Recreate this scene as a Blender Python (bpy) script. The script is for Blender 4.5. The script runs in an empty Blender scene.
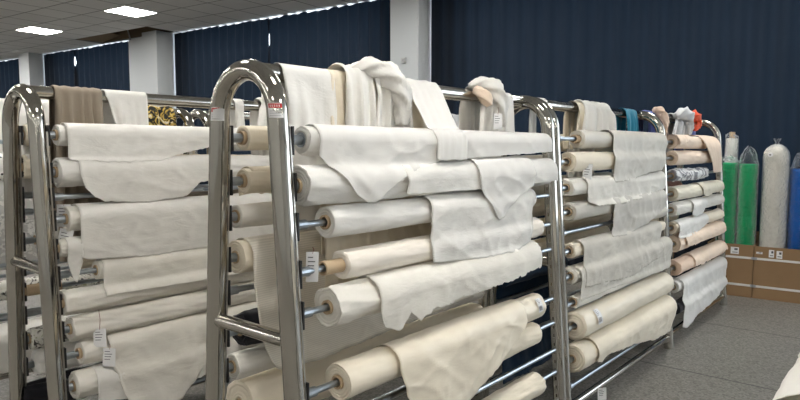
import bpy, math, random
from mathutils import Vector, Matrix, noise
import numpy as np

PI = math.pi
scene = bpy.context.scene
COL = scene.collection
rnd = random.Random(7)

# ------------------------------------------------------------------ helpers
def link(o, parent=None):
    COL.objects.link(o)
    if parent is not None:
        o.parent = parent
    return o

def mesh_obj(name, verts, faces, mat, parent=None, smooth=True, mats=None, fmat=None, loc=None):
    me = bpy.data.meshes.new(name)
    me.from_pydata([tuple(v) for v in verts], [], faces)
    for m in ([mat] if mats is None else mats):
        me.materials.append(m)
    if fmat is not None:
        me.polygons.foreach_set('material_index', fmat)
    me.polygons.foreach_set('use_smooth', [smooth] * len(me.polygons))
    me.update()
    o = bpy.data.objects.new(name, me)
    if loc is not None:
        o.location = loc
    return link(o, parent)

def tag(o, label, cat, group=None):
    o['label'] = label
    o['category'] = cat
    if group:
        o['group'] = group
    return o

def empty(name, loc, rz=0.0):
    o = bpy.data.objects.new(name, None)
    o.empty_display_size = 0.1
    o.location = loc
    o.rotation_euler = (0, 0, rz)
    return link(o)

def struct(o):
    o['kind'] = 'structure'
    return o

class MB:
    def __init__(self):
        self.v = []; self.f = []; self.m = []
    def add(self, vs, fs, mi=0):
        b = len(self.v)
        self.v += [tuple(p) for p in vs]
        self.f += [tuple(i + b for i in q) for q in fs]
        self.m += [mi] * len(fs)
        return self
    def box(self, x0, x1, y0, y1, z0, z1, mi=0):
        vs = [(x, y, z) for z in (z0, z1) for y in (y0, y1) for x in (x0, x1)]
        fs = [(0, 2, 3, 1), (4, 5, 7, 6), (0, 1, 5, 4), (2, 6, 7, 3), (0, 4, 6, 2), (1, 3, 7, 5)]
        return self.add(vs, fs, mi)
    def tube(self, pts, r, seg=16, caps=True, mi=0):
        pts = [Vector(p) for p in pts]
        n = len(pts)
        rs = r if isinstance(r, (list, tuple)) else [r] * n
        T = [(pts[min(i + 1, n - 1)] - pts[max(i - 1, 0)]).normalized() for i in range(n)]
        ref = Vector((0, 0, 1)) if abs(T[0].z) < 0.9 else Vector((1, 0, 0))
        nrm = (ref - T[0] * ref.dot(T[0])).normalized()
        vs = []
        for i in range(n):
            nrm = (nrm - T[i] * nrm.dot(T[i])).normalized()
            bi = T[i].cross(nrm)
            for k in range(seg):
                a = 2 * PI * k / seg
                vs.append(pts[i] + (nrm * math.cos(a) + bi * math.sin(a)) * rs[i])
        fs = []
        for i in range(n - 1):
            for k in range(seg):
                k2 = (k + 1) % seg
                fs.append((i * seg + k, i * seg + k2, (i + 1) * seg + k2, (i + 1) * seg + k))
        if caps:
            fs.append(tuple(range(seg - 1, -1, -1)))
            fs.append(tuple((n - 1) * seg + k for k in range(seg)))
        return self.add(vs, fs, mi)
    def build(self, name, mats, parent=None, smooth=False, loc=None):
        if not isinstance(mats, (list, tuple)):
            mats = [mats]
        return mesh_obj(name, self.v, self.f, None, parent, smooth, mats, self.m, loc)

def autosmooth(o, ang=40):
    me = o.data
    me.polygons.foreach_set('use_smooth', [True] * len(me.polygons))
    try:
        me.set_sharp_from_angle(angle=math.radians(ang))
    except Exception:
        pass
    return o

def solidify(o, t=0.002, off=0.0):
    m = o.modifiers.new('thickness', 'SOLIDIFY')
    m.thickness = t
    m.offset = off
    return o

def bevel(o, w=0.003, seg=2):
    m = o.modifiers.new('bevel', 'BEVEL')
    m.width = w; m.segments = seg; m.limit_method = 'ANGLE'
    return o

def crease(x, y, z):
    return (1 - min(1.0, abs(nz(x, y, z)) * 1.6)) ** 4

def nz(x, y=0.0, z=0.0):
    return noise.noise(Vector((x, y, z)))

def lerp_list(pts, x):
    if x <= pts[0][0]:
        return pts[0][1]
    for (a, b), (c, d) in zip(pts, pts[1:]):
        if x <= c:
            t = (x - a) / max(c - a, 1e-6)
            return b + (d - b) * t
    return pts[-1][1]

# ------------------------------------------------------------------ materials
def new_mat(name):
    m = bpy.data.materials.new(name)
    m.use_nodes = True
    nt = m.node_tree
    b = nt.nodes['Principled BSDF']
    return m, nt, b

def nd(nt, typ, **kw):
    n = nt.nodes.new(typ)
    for k, v in kw.items():
        setattr(n, k, v)
    return n

def simple(name, col, rough=0.6, metal=0.0, spec=0.5):
    m, nt, b = new_mat(name)
    b.inputs['Base Color'].default_value = (*col, 1)
    b.inputs['Roughness'].default_value = rough
    b.inputs['Metallic'].default_value = metal
    b.inputs['Specular IOR Level'].default_value = spec
    return m

def fabric(name, col, var=0.06, bump=0.30, rough=0.85, sheen=0.15, rings=True, scale=1.0, trans=0.0):
    """plain woven cloth: fine weave, soft crumple bump and a faint unevenness of dye; layered lines on wound ends"""
    m, nt, b = new_mat(name)
    tc = nd(nt, 'ShaderNodeTexCoord')
    n1 = nd(nt, 'ShaderNodeTexNoise'); n1.inputs['Scale'].default_value = 3.0 * scale; n1.inputs['Detail'].default_value = 4
    nt.links.new(tc.outputs['Object'], n1.inputs['Vector'])
    ramp = nd(nt, 'ShaderNodeValToRGB')
    c0 = [c * (1 - var) for c in col]; c1 = [min(1, c * (1 + var)) for c in col]
    ramp.color_ramp.elements[0].color = (*c0, 1); ramp.color_ramp.elements[0].position = 0.3
    ramp.color_ramp.elements[1].color = (*c1, 1); ramp.color_ramp.elements[1].position = 0.7
    nt.links.new(n1.outputs['Fac'], ramp.inputs['Fac'])
    colour = ramp.outputs['Color']
    nt.links.new(colour, b.inputs['Base Color'])
    # crumple bump
    mp = nd(nt, 'ShaderNodeMapping'); mp.inputs['Scale'].default_value = (5 * scale, 15 * scale, 15 * scale); mp.inputs['Rotation'].default_value = (0.2, 0.5, 0.35)
    nt.links.new(tc.outputs['Object'], mp.inputs['Vector'])
    n2 = nd(nt, 'ShaderNodeTexNoise'); n2.inputs['Scale'].default_value = 1.0; n2.inputs['Detail'].default_value = 5
    n2.inputs['Distortion'].default_value = 0.35; n2.inputs['Roughness'].default_value = 0.55
    nt.links.new(mp.outputs['Vector'], n2.inputs['Vector'])
    n3 = nd(nt, 'ShaderNodeTexNoise'); n3.inputs['Scale'].default_value = 260; n3.inputs['Detail'].default_value = 1
    nt.links.new(tc.outputs['Object'], n3.inputs['Vector'])
    b1 = nd(nt, 'ShaderNodeBump'); b1.inputs['Strength'].default_value = bump; b1.inputs['Distance'].default_value = 0.03
    b2 = nd(nt, 'ShaderNodeBump'); b2.inputs['Strength'].default_value = 0.12; b2.inputs['Distance'].default_value = 0.001
    nt.links.new(n2.outputs['Fac'], b1.inputs['Height'])
    nt.links.new(n3.outputs['Fac'], b2.inputs['Height'])
    nt.links.new(b1.outputs['Normal'], b2.inputs['Normal'])
    nt.links.new(b2.outputs['Normal'], b.inputs['Normal'])
    b.inputs['Roughness'].default_value = rough
    b.inputs['Sheen Weight'].default_value = sheen
    b.inputs['Specular IOR Level'].default_value = 0.25
    out = nt.nodes['Material Output']
    if trans > 0:
        tl = nd(nt, 'ShaderNodeBsdfTranslucent'); nt.links.new(colour, tl.inputs['Color'])
        mx = nd(nt, 'ShaderNodeMixShader'); mx.inputs[0].default_value = trans
        nt.links.new(b.outputs[0], mx.inputs[1]); nt.links.new(tl.outputs[0], mx.inputs[2])
        nt.links.new(mx.outputs[0], out.inputs['Surface'])
    return m

def sheer(name, col, alpha=0.8, stripes=False):
    m = fabric(name, col, bump=0.15)
    nt = m.node_tree
    out = nt.nodes['Material Output']
    src = nt.nodes['Principled BSDF']
    tr = nd(nt, 'ShaderNodeBsdfTransparent')
    mx = nd(nt, 'ShaderNodeMixShader'); mx.inputs[0].default_value = alpha
    nt.links.new(tr.outputs[0], mx.inputs[1]); nt.links.new(src.outputs[0], mx.inputs[2])
    nt.links.new(mx.outputs[0], out.inputs['Surface'])
    if stripes:
        tc = nd(nt, 'ShaderNodeTexCoord')
        w = nd(nt, 'ShaderNodeTexWave'); w.bands_direction = 'Z'; w.inputs['Scale'].default_value = 38
        w.inputs['Distortion'].default_value = 1.0
        nt.links.new(tc.outputs['Object'], w.inputs['Vector'])
        mr = nd(nt, 'ShaderNodeMapRange'); mr.inputs['To Min'].default_value = alpha - 0.06; mr.inputs['To Max'].default_value = min(1, alpha + 0.08)
        nt.links.new(w.outputs['Fac'], mr.inputs['Value'])
        nt.links.new(mr.outputs['Result'], mx.inputs[0])
    return m

WHITE = fabric('white_cotton', (0.85, 0.83, 0.785), trans=0.14)
SATIN = fabric('white_satin', (0.82, 0.80, 0.76), bump=0.18, rough=0.45, sheen=0.05)
IVORY = fabric('ivory_cotton', (0.81, 0.78, 0.71), trans=0.10)
CREAM = fabric('cream_cotton', (0.80, 0.72, 0.58))
CREAMSATIN = fabric('cream_satin', (0.78, 0.71, 0.58), bump=0.12, rough=0.42, sheen=0.05)
PEACH = fabric('peach_cotton', (0.80, 0.60, 0.46))
PALECREAM = fabric('pale_cream_cotton', (0.83, 0.77, 0.68))
PALEPEACH = fabric('pale_peach', (0.82, 0.66, 0.52))
PISTACHIO = fabric('pale_greenish_cream', (0.74, 0.69, 0.56))
GREY = fabric('pale_grey_cloth', (0.55, 0.56, 0.57))
TAUPE = fabric('taupe_cloth', (0.285, 0.235, 0.18), bump=0.1)
TEAL = fabric('teal_cloth', (0.02, 0.20, 0.30))
BLUE = fabric('dark_blue_cloth', (0.012, 0.045, 0.10), bump=0.1)
PURPLE = fabric('blue_violet_cloth', (0.13, 0.16, 0.40))
RED = fabric('orange_red_cloth', (0.62, 0.08, 0.03))
BLACK = fabric('black_cloth', (0.012, 0.012, 0.016), bump=0.1)
NAVY = fabric('navy_curtain_cloth', (0.0045, 0.0075, 0.013), bump=0.08, sheen=0.0, var=0.15)
_nt = NAVY.node_tree
_tl = _nt.nodes.new('ShaderNodeBsdfTranslucent'); _tl.inputs['Color'].default_value = (0.075, 0.13, 0.21, 1)
_mx = _nt.nodes.new('ShaderNodeMixShader'); _mx.inputs[0].default_value = 0.03
_nt.links.new(_nt.nodes['Principled BSDF'].outputs[0], _mx.inputs[1]); _nt.links.new(_tl.outputs[0], _mx.inputs[2])
_nt.links.new(_mx.outputs[0], _nt.nodes['Material Output'].inputs['Surface'])
BROWN = fabric('red_brown_cloth', (0.22, 0.09, 0.055))
GAUZE = sheer('white_gauze', (0.86, 0.84, 0.80), 0.80)
STRIPE_SHEER = sheer('sheer_striped_ivory', (0.84, 0.79, 0.69), 0.84, stripes=True)
PLASTIC = None

def pattern_mat(name, kind):
    m, nt, b = new_mat(name)
    tc = nd(nt, 'ShaderNodeTexCoord')
    r = nd(nt, 'ShaderNodeValToRGB'); r.color_ramp.interpolation = 'LINEAR'
    els = r.color_ramp.elements
    if kind == 'gold':
        t = nd(nt, 'ShaderNodeTexNoise'); t.inputs['Scale'].default_value = 16; t.inputs['Detail'].default_value = 3
        t.inputs['Distortion'].default_value = 2.2
        fac = t.outputs['Fac']
        els[0].position = 0.42; els[0].color = (0.012, 0.012, 0.010, 1)
        els[1].position = 0.50; els[1].color = (0.05, 0.045, 0.02, 1)
        for p, c in ((0.53, (0.50, 0.33, 0.05, 1)), (0.60, (0.60, 0.45, 0.12, 1)), (0.66, (0.8, 0.78, 0.68, 1))):
            e = els.new(p); e.color = c
    elif kind == 'lace':
        t = nd(nt, 'ShaderNodeTexVoronoi'); t.inputs['Scale'].default_value = 15
        n = nd(nt, 'ShaderNodeTexNoise'); n.inputs['Scale'].default_value = 26
        mxv = nd(nt, 'ShaderNodeMixRGB'); mxv.inputs[0].default_value = 0.12
        nt.links.new(tc.outputs['Object'], n.inputs['Vector'])
        nt.links.new(tc.outputs['Object'], mxv.inputs[1]); nt.links.new(n.outputs['Color'], mxv.inputs[2])
        nt.links.new(mxv.outputs[0], t.inputs['Vector'])
        fac = t.outputs['Distance']
        els[0].position = 0.0; els[0].color = (0.48, 0.48, 0.48, 1)
        els[1].position = 0.30; els[1].color = (0.86, 0.86, 0.84, 1)
        for p, c in ((0.18, (0.5, 0.5, 0.5, 1)), (0.42, (0.86, 0.86, 0.84, 1)), (0.50, (0.62, 0.62, 0.61, 1))):
            e = els.new(p); e.color = c
    elif kind == 'dots':
        t = nd(nt, 'ShaderNodeTexVoronoi'); t.inputs['Scale'].default_value = 42; t.inputs['Randomness'].default_value = 0.35
        fac = t.outputs['Distance']
        els[0].position = 0.26; els[0].color = (0.03, 0.03, 0.04, 1)
        els[1].position = 0.34; els[1].color = (0.78, 0.78, 0.76, 1)
    elif kind == 'floral':
        t = nd(nt, 'ShaderNodeTexNoise'); t.inputs['Scale'].default_value = 24; t.inputs['Distortion'].default_value = 1.5
        fac = t.outputs['Fac']
        els[0].position = 0.36; els[0].color = (0.08, 0.07, 0.06, 1)
        els[1].position = 0.44; els[1].color = (0.76, 0.75, 0.70, 1)
        e = els.new(0.62); e.color = (0.74, 0.73, 0.66, 1)
        e = els.new(0.68); e.color = (0.40, 0.42, 0.28, 1)
    elif kind == 'stripe':
        t = nd(nt, 'ShaderNodeTexWave'); t.inputs['Scale'].default_value = 5; t.inputs['Distortion'].default_value = 9
        t.inputs['Detail Scale'].default_value = 1.4; t.bands_direction = 'DIAGONAL'
        fac = t.outputs['Fac']
        els[0].position = 0.25; els[0].color = (0.28, 0.28, 0.30, 1)
        els[1].position = 0.55; els[1].color = (0.76, 0.76, 0.76, 1)
    if not t.inputs['Vector'].is_linked:
        nt.links.new(tc.outputs['Object'], t.inputs['Vector'])
    nt.links.new(fac, r.inputs['Fac'])
    nt.links.new(r.outputs['Color'], b.inputs['Base Color'])
    b.inputs['Roughness'].default_value = 0.8
    return m

GOLD = pattern_mat('black_and_gold_print', 'gold')
LACE = pattern_mat('white_lace', 'lace')
DOTS = pattern_mat('dotted_print', 'dots')
FLORAL = pattern_mat('floral_print', 'floral')
SILVER = pattern_mat('grey_marbled_stripe', 'stripe')

def steel(name, col=(0.47, 0.45, 0.405), rough=0.09):
    m, nt, b = new_mat(name)
    b.inputs['Base Color'].default_value = (*col, 1)
    b.inputs['Metallic'].default_value = 1.0
    tc = nd(nt, 'ShaderNodeTexCoord')
    mp = nd(nt, 'ShaderNodeMapping'); mp.inputs['Scale'].default_value = (60, 60, 1.5)
    n = nd(nt, 'ShaderNodeTexNoise'); n.inputs['Scale'].default_value = 1.0; n.inputs['Detail'].default_value = 3
    nt.links.new(tc.outputs['Object'], mp.inputs['Vector']); nt.links.new(mp.outputs['Vector'], n.inputs['Vector'])
    mr = nd(nt, 'ShaderNodeMapRange'); mr.inputs['To Min'].default_value = rough * 0.7; mr.inputs['To Max'].default_value = rough * 1.4
    nt.links.new(n.outputs['Fac'], mr.inputs['Value']); nt.links.new(mr.outputs['Result'], b.inputs['Roughness'])
    bp = nd(nt, 'ShaderNodeBump'); bp.inputs['Strength'].default_value = 0.16; bp.inputs['Distance'].default_value = 0.004
    nt.links.new(n.outputs['Fac'], bp.inputs['Height']); nt.links.new(bp.outputs['Normal'], b.inputs['Normal'])
    return m

STEEL = steel('polished_stainless_steel')
ROD = steel('grey_steel_rod', (0.40, 0.44, 0.48), 0.30)
STRIP = steel('dull_slotted_steel', (0.50, 0.48, 0.44), 0.30)
PLATE = simple('black_bracket', (0.012, 0.012, 0.012), 0.5)
BOARD = simple('brown_core_board', (0.52, 0.39, 0.25), 0.85)
PAPER = simple('white_paper', (0.80, 0.80, 0.80), 0.7)
INK = simple('grey_print', (0.12, 0.12, 0.13), 0.8)
REDINK = simple('red_print', (0.55, 0.03, 0.03), 0.7)
OFFWHITE = fabric('off_white_cotton', (0.62, 0.585, 0.515), trans=0.06)
OFFSATIN = fabric('off_white_satin', (0.62, 0.585, 0.515), bump=0.18, rough=0.45, sheen=0.05)
OFFGAUZE = sheer('off_white_gauze', (0.64, 0.61, 0.55), 0.88)
STICKERGREY = simple('silver_sticker', (0.55, 0.55, 0.56), 0.5)
STRING = simple('red_brown_string', (0.30, 0.12, 0.09), 0.9)
TAPE = simple('white_strapping', (0.72, 0.71, 0.68), 0.45)
PAINT = simple('white_wall_paint', (0.55, 0.58, 0.60), 0.85)

def mat_wall():
    m, nt, b = new_mat('white_painted_plaster')
    tc = nd(nt, 'ShaderNodeTexCoord')
    n = nd(nt, 'ShaderNodeTexNoise'); n.inputs['Scale'].default_value = 2.0; n.inputs['Detail'].default_value = 6
    nt.links.new(tc.outputs['Object'], n.inputs['Vector'])
    r = nd(nt, 'ShaderNodeValToRGB')
    r.color_ramp.elements[0].color = (0.60, 0.63, 0.66, 1); r.color_ramp.elements[1].color = (0.68, 0.71, 0.74, 1)
    nt.links.new(n.outputs['Fac'], r.inputs['Fac']); nt.links.new(r.outputs['Color'], b.inputs['Base Color'])
    b.inputs['Roughness'].default_value = 0.8
    return m
WALL = mat_wall()
FARWALL = simple('grey_painted_wall', (0.50, 0.50, 0.49), 0.85)

def mat_floor():
    m, nt, b = new_mat('grey_terrazzo')
    tc = nd(nt, 'ShaderNodeTexCoord')
    v = nd(nt, 'ShaderNodeTexVoronoi'); v.inputs['Scale'].default_value = 85
    nt.links.new(tc.outputs['Object'], v.inputs['Vector'])
    r = nd(nt, 'ShaderNodeValToRGB')
    els = r.color_ramp.elements
    els[0].position = 0.0; els[0].color = (0.115, 0.108, 0.096, 1)
    els[1].position = 1.0; els[1].color = (0.265, 0.25, 0.225, 1)
    sep = nd(nt, 'ShaderNodeSeparateColor')
    nt.links.new(v.outputs['Color'], sep.inputs['Color'])
    nt.links.new(sep.outputs['Red'], r.inputs['Fac'])
    n = nd(nt, 'ShaderNodeTexNoise'); n.inputs['Scale'].default_value = 1.6; n.inputs['Detail'].default_value = 5
    nt.links.new(tc.outputs['Object'], n.inputs['Vector'])
    mr = nd(nt, 'ShaderNodeMapRange'); mr.inputs['To Min'].default_value = 0.82; mr.inputs['To Max'].default_value = 1.15
    nt.links.new(n.outputs['Fac'], mr.inputs['Value'])
    mul = nd(nt, 'ShaderNodeMixRGB', blend_type='MULTIPLY'); mul.inputs[0].default_value = 1
    nt.links.new(r.outputs['Color'], mul.inputs[1]); nt.links.new(mr.outputs['Result'], mul.inputs[2])
    br = nd(nt, 'ShaderNodeTexBrick'); br.offset = 0.0
    br.inputs['Scale'].default_value = 1.0; br.inputs['Brick Width'].default_value = 60.0; br.inputs['Row Height'].default_value = 1.35
    br.inputs['Mortar Size'].default_value = 0.009; br.inputs['Mortar Smooth'].default_value = 0.3
    mp = nd(nt, 'ShaderNodeMapping'); mp.inputs['Rotation'].default_value = (0, 0, PI / 2); mp.inputs['Location'].default_value = (20.0, -0.35, 0)
    nt.links.new(tc.outputs['Object'], mp.inputs['Vector']); nt.links.new(mp.outputs['Vector'], br.inputs['Vector'])
    mx = nd(nt, 'ShaderNodeMixRGB'); mx.inputs[2].default_value = (0.045, 0.043, 0.04, 1)
    nt.links.new(br.outputs['Fac'], mx.inputs[0]); nt.links.new(mul.outputs[0], mx.inputs[1])
    nt.links.new(mx.outputs[0], b.inputs['Base Color'])
    b.inputs['Roughness'].default_value = 0.42
    b.inputs['Specular IOR Level'].default_value = 0.4
    return m
FLOOR = mat_floor()

def mat_ceiling():
    m, nt, b = new_mat('grey_ceiling_tile')
    tc = nd(nt, 'ShaderNodeTexCoord')
    mp = nd(nt, 'ShaderNodeMapping'); mp.inputs['Location'].default_value = (-5.8 + 6.0, -8.99 + 9.0, 0)
    nt.links.new(tc.outputs['Object'], mp.inputs['Vector'])
    br = nd(nt, 'ShaderNodeTexBrick'); br.offset = 0.0
    br.inputs['Scale'].default_value = 1.0; br.inputs['Brick Width'].default_value = 0.6; br.inputs['Row Height'].default_value = 0.6
    br.inputs['Mortar Size'].default_value = 0.010; br.inputs['Mortar Smooth'].default_value = 0.0
    br.inputs['Color1'].default_value = (0.70, 0.70, 0.69, 1); br.inputs['Color2'].default_value = (0.78, 0.78, 0.77, 1)
    br.inputs['Mortar'].default_value = (0.22, 0.22, 0.22, 1)
    nt.links.new(mp.outputs['Vector'], br.inputs['Vector'])
    nt.links.new(br.outputs['Color'], b.inputs['Base Color'])
    b.inputs['Roughness'].default_value = 0.85
    return m
CEIL = mat_ceiling()
PLENUM = simple('brown_ceiling_void', (0.13, 0.095, 0.06), 0.9)

def mat_carton():
    m, nt, b = new_mat('brown_cardboard')
    tc = nd(nt, 'ShaderNodeTexCoord')
    n = nd(nt, 'ShaderNodeTexNoise'); n.inputs['Scale'].default_value = 5; n.inputs['Detail'].default_value = 5
    nt.links.new(tc.outputs['Object'], n.inputs['Vector'])
    r = nd(nt, 'ShaderNodeValToRGB')
    r.color_ramp.elements[0].color = (0.24, 0.145, 0.07, 1); r.color_ramp.elements[1].color = (0.31, 0.195, 0.10, 1)
    nt.links.new(n.outputs['Fac'], r.inputs['Fac']); nt.links.new(r.outputs['Color'], b.inputs['Base Color'])
    b.inputs['Roughness'].default_value = 0.75
    return m
CARTON = mat_carton()

def mat_emit(name, col, s):
    m, nt, b = new_mat(name)
    b.inputs['Base Color'].default_value = (0.8, 0.8, 0.8, 1)
    b.inputs['Emission Color'].default_value = (*col, 1)
    b.inputs['Emission Strength'].default_value = s
    return m
PANEL_LIGHT = mat_emit('lit_light_panel', (1.0, 0.97, 0.92), 20.5)
DAYLIGHT = mat_emit('daylight_behind_window', (0.80, 0.90, 1.0), 2.2)

def mat_plastic():
    m, nt, b = new_mat('clear_plastic_film')
    out = nt.nodes['Material Output']
    b.inputs['Base Color'].default_value = (0.80, 0.83, 0.85, 1)
    b.inputs['Roughness'].default_value = 0.22
    b.inputs['Specular IOR Level'].default_value = 0.8
    tc = nd(nt, 'ShaderNodeTexCoord')
    n = nd(nt, 'ShaderNodeTexNoise'); n.inputs['Scale'].default_value = 22; n.inputs['Detail'].default_value = 3; n.inputs['Distortion'].default_value = 1.2
    nt.links.new(tc.outputs['Object'], n.inputs['Vector'])
    bp = nd(nt, 'ShaderNodeBump'); bp.inputs['Strength'].default_value = 0.9; bp.inputs['Distance'].default_value = 0.02
    nt.links.new(n.outputs['Fac'], bp.inputs['Height']); nt.links.new(bp.outputs['Normal'], b.inputs['Normal'])
    tr = nd(nt, 'ShaderNodeBsdfTransparent'); tr.inputs['Color'].default_value = (0.95, 0.96, 0.97, 1)
    mx = nd(nt, 'ShaderNodeMixShader'); lw = nd(nt, 'ShaderNodeLayerWeight'); lw.inputs['Blend'].default_value = 0.22
    nt.links.new(bp.outputs['Normal'], lw.inputs['Normal'])
    mrp = nd(nt, 'ShaderNodeMapRange'); mrp.inputs['To Min'].default_value = 0.0; mrp.inputs['To Max'].default_value = 0.95
    nt.links.new(lw.outputs['Facing'], mrp.inputs['Value']); nt.links.new(mrp.outputs['Result'], mx.inputs[0])
    nt.links.new(tr.outputs[0], mx.inputs[1]); nt.links.new(b.outputs[0], mx.inputs[2])
    nt.links.new(mx.outputs[0], out.inputs['Surface'])
    return m
PLASTIC = mat_plastic()
GREENCLOTH = fabric('green_cloth', (0.004, 0.34, 0.12), bump=0.8, rings=False)
BLUECLOTH = fabric('bright_blue_cloth', (0.003, 0.13, 0.50), bump=0.8, rings=False)
PALECLOTH = fabric('pale_beige_cloth', (0.68, 0.65, 0.58), bump=0.6)

# ------------------------------------------------------------------ room (turned 6.7 degrees from the racks)
PSI = math.radians(6.7)
BC = (math.cos(PSI), math.sin(PSI))
def bw(xp, yp, z=0.0):                      # building frame to world
    return Vector((xp * BC[0] - yp * BC[1], xp * BC[1] + yp * BC[0], z))
CZ = 3.70
XW, XB, YL, YR = 7.95, -9.0, 24.0, -10.0

def room_plane(name, quad, mat):
    o = mesh_obj(name, quad, [(0, 1, 2, 3)], mat, None, False)
    return struct(o)

floor = mesh_obj('floor', [(-13, -13, 0), (14, -13, 0), (14, 28, 0), (-13, 28, 0)], [(0, 1, 2, 3)], FLOOR, None, False)
struct(floor)
def bbox_obj(name, x0, x1, y0, y1, z0, z1, mat):
    mb = MB().box(x0, x1, y0, y1, z0, z1)
    o = mb.build(name, mat)
    o.rotation_euler = (0, 0, PSI)
    return o
struct(bbox_obj('wall_back', XB - 0.1, XB, YR, YL, 0, CZ + 0.6, FARWALL))
struct(bbox_obj('wall_left', XB, XW, YL, YL + 0.1, 0, CZ + 0.6, FARWALL))
struct(bbox_obj('wall_right', XB, XW, YR - 0.1, YR, 0, CZ + 0.6, FARWALL))
# front wall with the long row of windows: sill and lintel, piers between
PIERS = [(-1.15, -0.65), (4.6, 5.06), (10.36, 10.80), (15.1, 15.56), (20.7, 21.15)]
mb = MB()
mb.box(XW, XW + 0.15, YR, YL, 0, 0.9)
mb.box(XW, XW + 0.15, YR, YL, 3.66, CZ + 0.6)
for a, b in PIERS:
    mb.box(XW, XW + 0.15, a - 0.40, b + 0.40, 0.9, 3.66)
o = mb.build('wall_front', WALL); o.rotation_euler = (0, 0, PSI); struct(o)
edges = [YR] + [e for p in PIERS for e in p] + [YL]
for i in range(0, len(edges), 2):
    w = bbox_obj('window_%d' % (i // 2 + 1), XW + 0.05, XW + 0.08, edges[i] + 0.40, edges[i + 1] - 0.40, 0.9, 3.66, DAYLIGHT)
    struct(w)
# columns standing in front of the wall
for i, (a, b) in enumerate(PIERS):
    c = bbox_obj('column_%d' % (i + 1), 7.31, XW - 0.005, a, b, 0, CZ, PAINT)
    struct(c)
sw = MB().box(7.292, 7.3085, 4.800, 4.870, 2.685, 2.755)
sw.box(7.286, 7.2915, 4.818, 4.852, 2.703, 2.737, 1)
sw = sw.build('wall_switch', [simple('off_white_plastic', (0.50, 0.51, 0.52), 0.5), simple('grey_plastic_key', (0.38, 0.39, 0.40), 0.5)])
sw.rotation_euler = (0, 0, PSI)
tag(sw, 'small square switch plate high on the near column', 'switch')
# strip of bare wall and a pipe left of the far column
struct(bbox_obj('wall_strip', 7.56, XW - 0.005, 11.05, 11.62, 0, CZ, PAINT))

# ceiling with a few tiles missing by the curtain
mb = MB()
HX0, HX1, HY0, HY1 = 7.0, 7.6, 10.19, 12.59
for x0, x1, y0, y1 in ((XB, HX0, YR, YL), (HX1, XW + 0.15, YR, YL), (HX0, HX1, YR, HY0), (HX0, HX1, HY1, YL)):
    mb.box(x0, x1, y0, y1, CZ, CZ + 0.02)
ceil = mb.build('ceiling', CEIL); ceil.rotation_euler = (0, 0, PSI); struct(ceil)
struct(bbox_obj('ceiling_void', XB, XW + 0.15, YR, YL, CZ + 0.55, CZ + 0.6, PLENUM))
mb = MB()
for x0, x1, y0, y1 in ((HX0 - .05, HX0, HY0, HY1), (HX1, HX1 + .05, HY0, HY1), (HX0, HX1, HY0 - .05, HY0), (HX0, HX1, HY1, HY1 + .05)):
    mb.box(x0, x1, y0, y1, CZ + 0.025, CZ + 0.54)
o = mb.build('ceiling_hole_sides', PLENUM); o.rotation_euler = (0, 0, PSI); struct(o)
# pipe and a sagging tile in the opening
pb = MB().tube([bw(7.2, 11.9, 3.98), bw(7.2, 11.3, 3.90), bw(7.15, 11.0, 3.74), bw(7.1, 10.85, 3.55)], 0.014, 8)
tag(autosmooth(pb.build('conduit_pipe', simple('grey_conduit', (0.25, 0.25, 0.25), 0.5))), 'thin grey conduit poking out of the gap of missing ceiling tiles', 'pipe')
q = [bw(7.02, 12.55, 3.70), bw(7.58, 12.55, 3.72), bw(7.58, 11.95, 3.80), bw(7.02, 11.95, 3.83)]
sag = MB().add(q + [p + Vector((0, 0, 0.015)) for p in q], [(0, 1, 2, 3), (7, 6, 5, 4), (0, 4, 5, 1), (1, 5, 6, 2), (2, 6, 7, 3), (3, 7, 4, 0)])
tag(sag.build('ceiling_tile', simple('brown_tile_back', (0.22, 0.16, 0.10), 0.9)), 'loose brown-backed ceiling tile sagging in the gap beside the far column', 'ceiling tile')

# light panels
FRAMEW = simple('white_enamel', (0.75, 0.75, 0.75), 0.5)
lf = MB()
for x0, x1, y0, y1 in ((-.3, .3, -.3, -.28), (-.3, .3, .28, .3), (-.3, -.28, -.28, .28), (.28, .3, -.28, .28)):
    lf.box(x0, x1, y0, y1, -0.012, 0.0)
LAMP_LABELS = {(0, 0): 'lit square ceiling panel, the nearer and larger of the two in the picture',
               (0, 1): 'lit square ceiling panel, the farther and smaller one at the upper left'}
pf = None
for i in range(4):
    for j in range(-6, 5):
        if i == 0 and j < -3:
            continue
        yp = 9.28 + 2.88 * j
        xp = 6.10 - 4.5 * i
        r = empty('ceiling_light', bw(xp, yp, CZ - 0.001), PSI)
        lab = LAMP_LABELS.get((i, j), 'lit square ceiling panel overhead, beyond the edge of the picture')
        tag(r, lab, 'ceiling light', 'square ceiling light panels')
        if pf is None:
            pf = lf.build('frame', FRAMEW, r)
            pdif = MB().box(-.28, .28, -.28, .28, -0.008, -0.001).build('diffuser', PANEL_LIGHT, r)
        else:
            for c in (pf, pdif):
                d = c.copy(); link(d, r)

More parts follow.
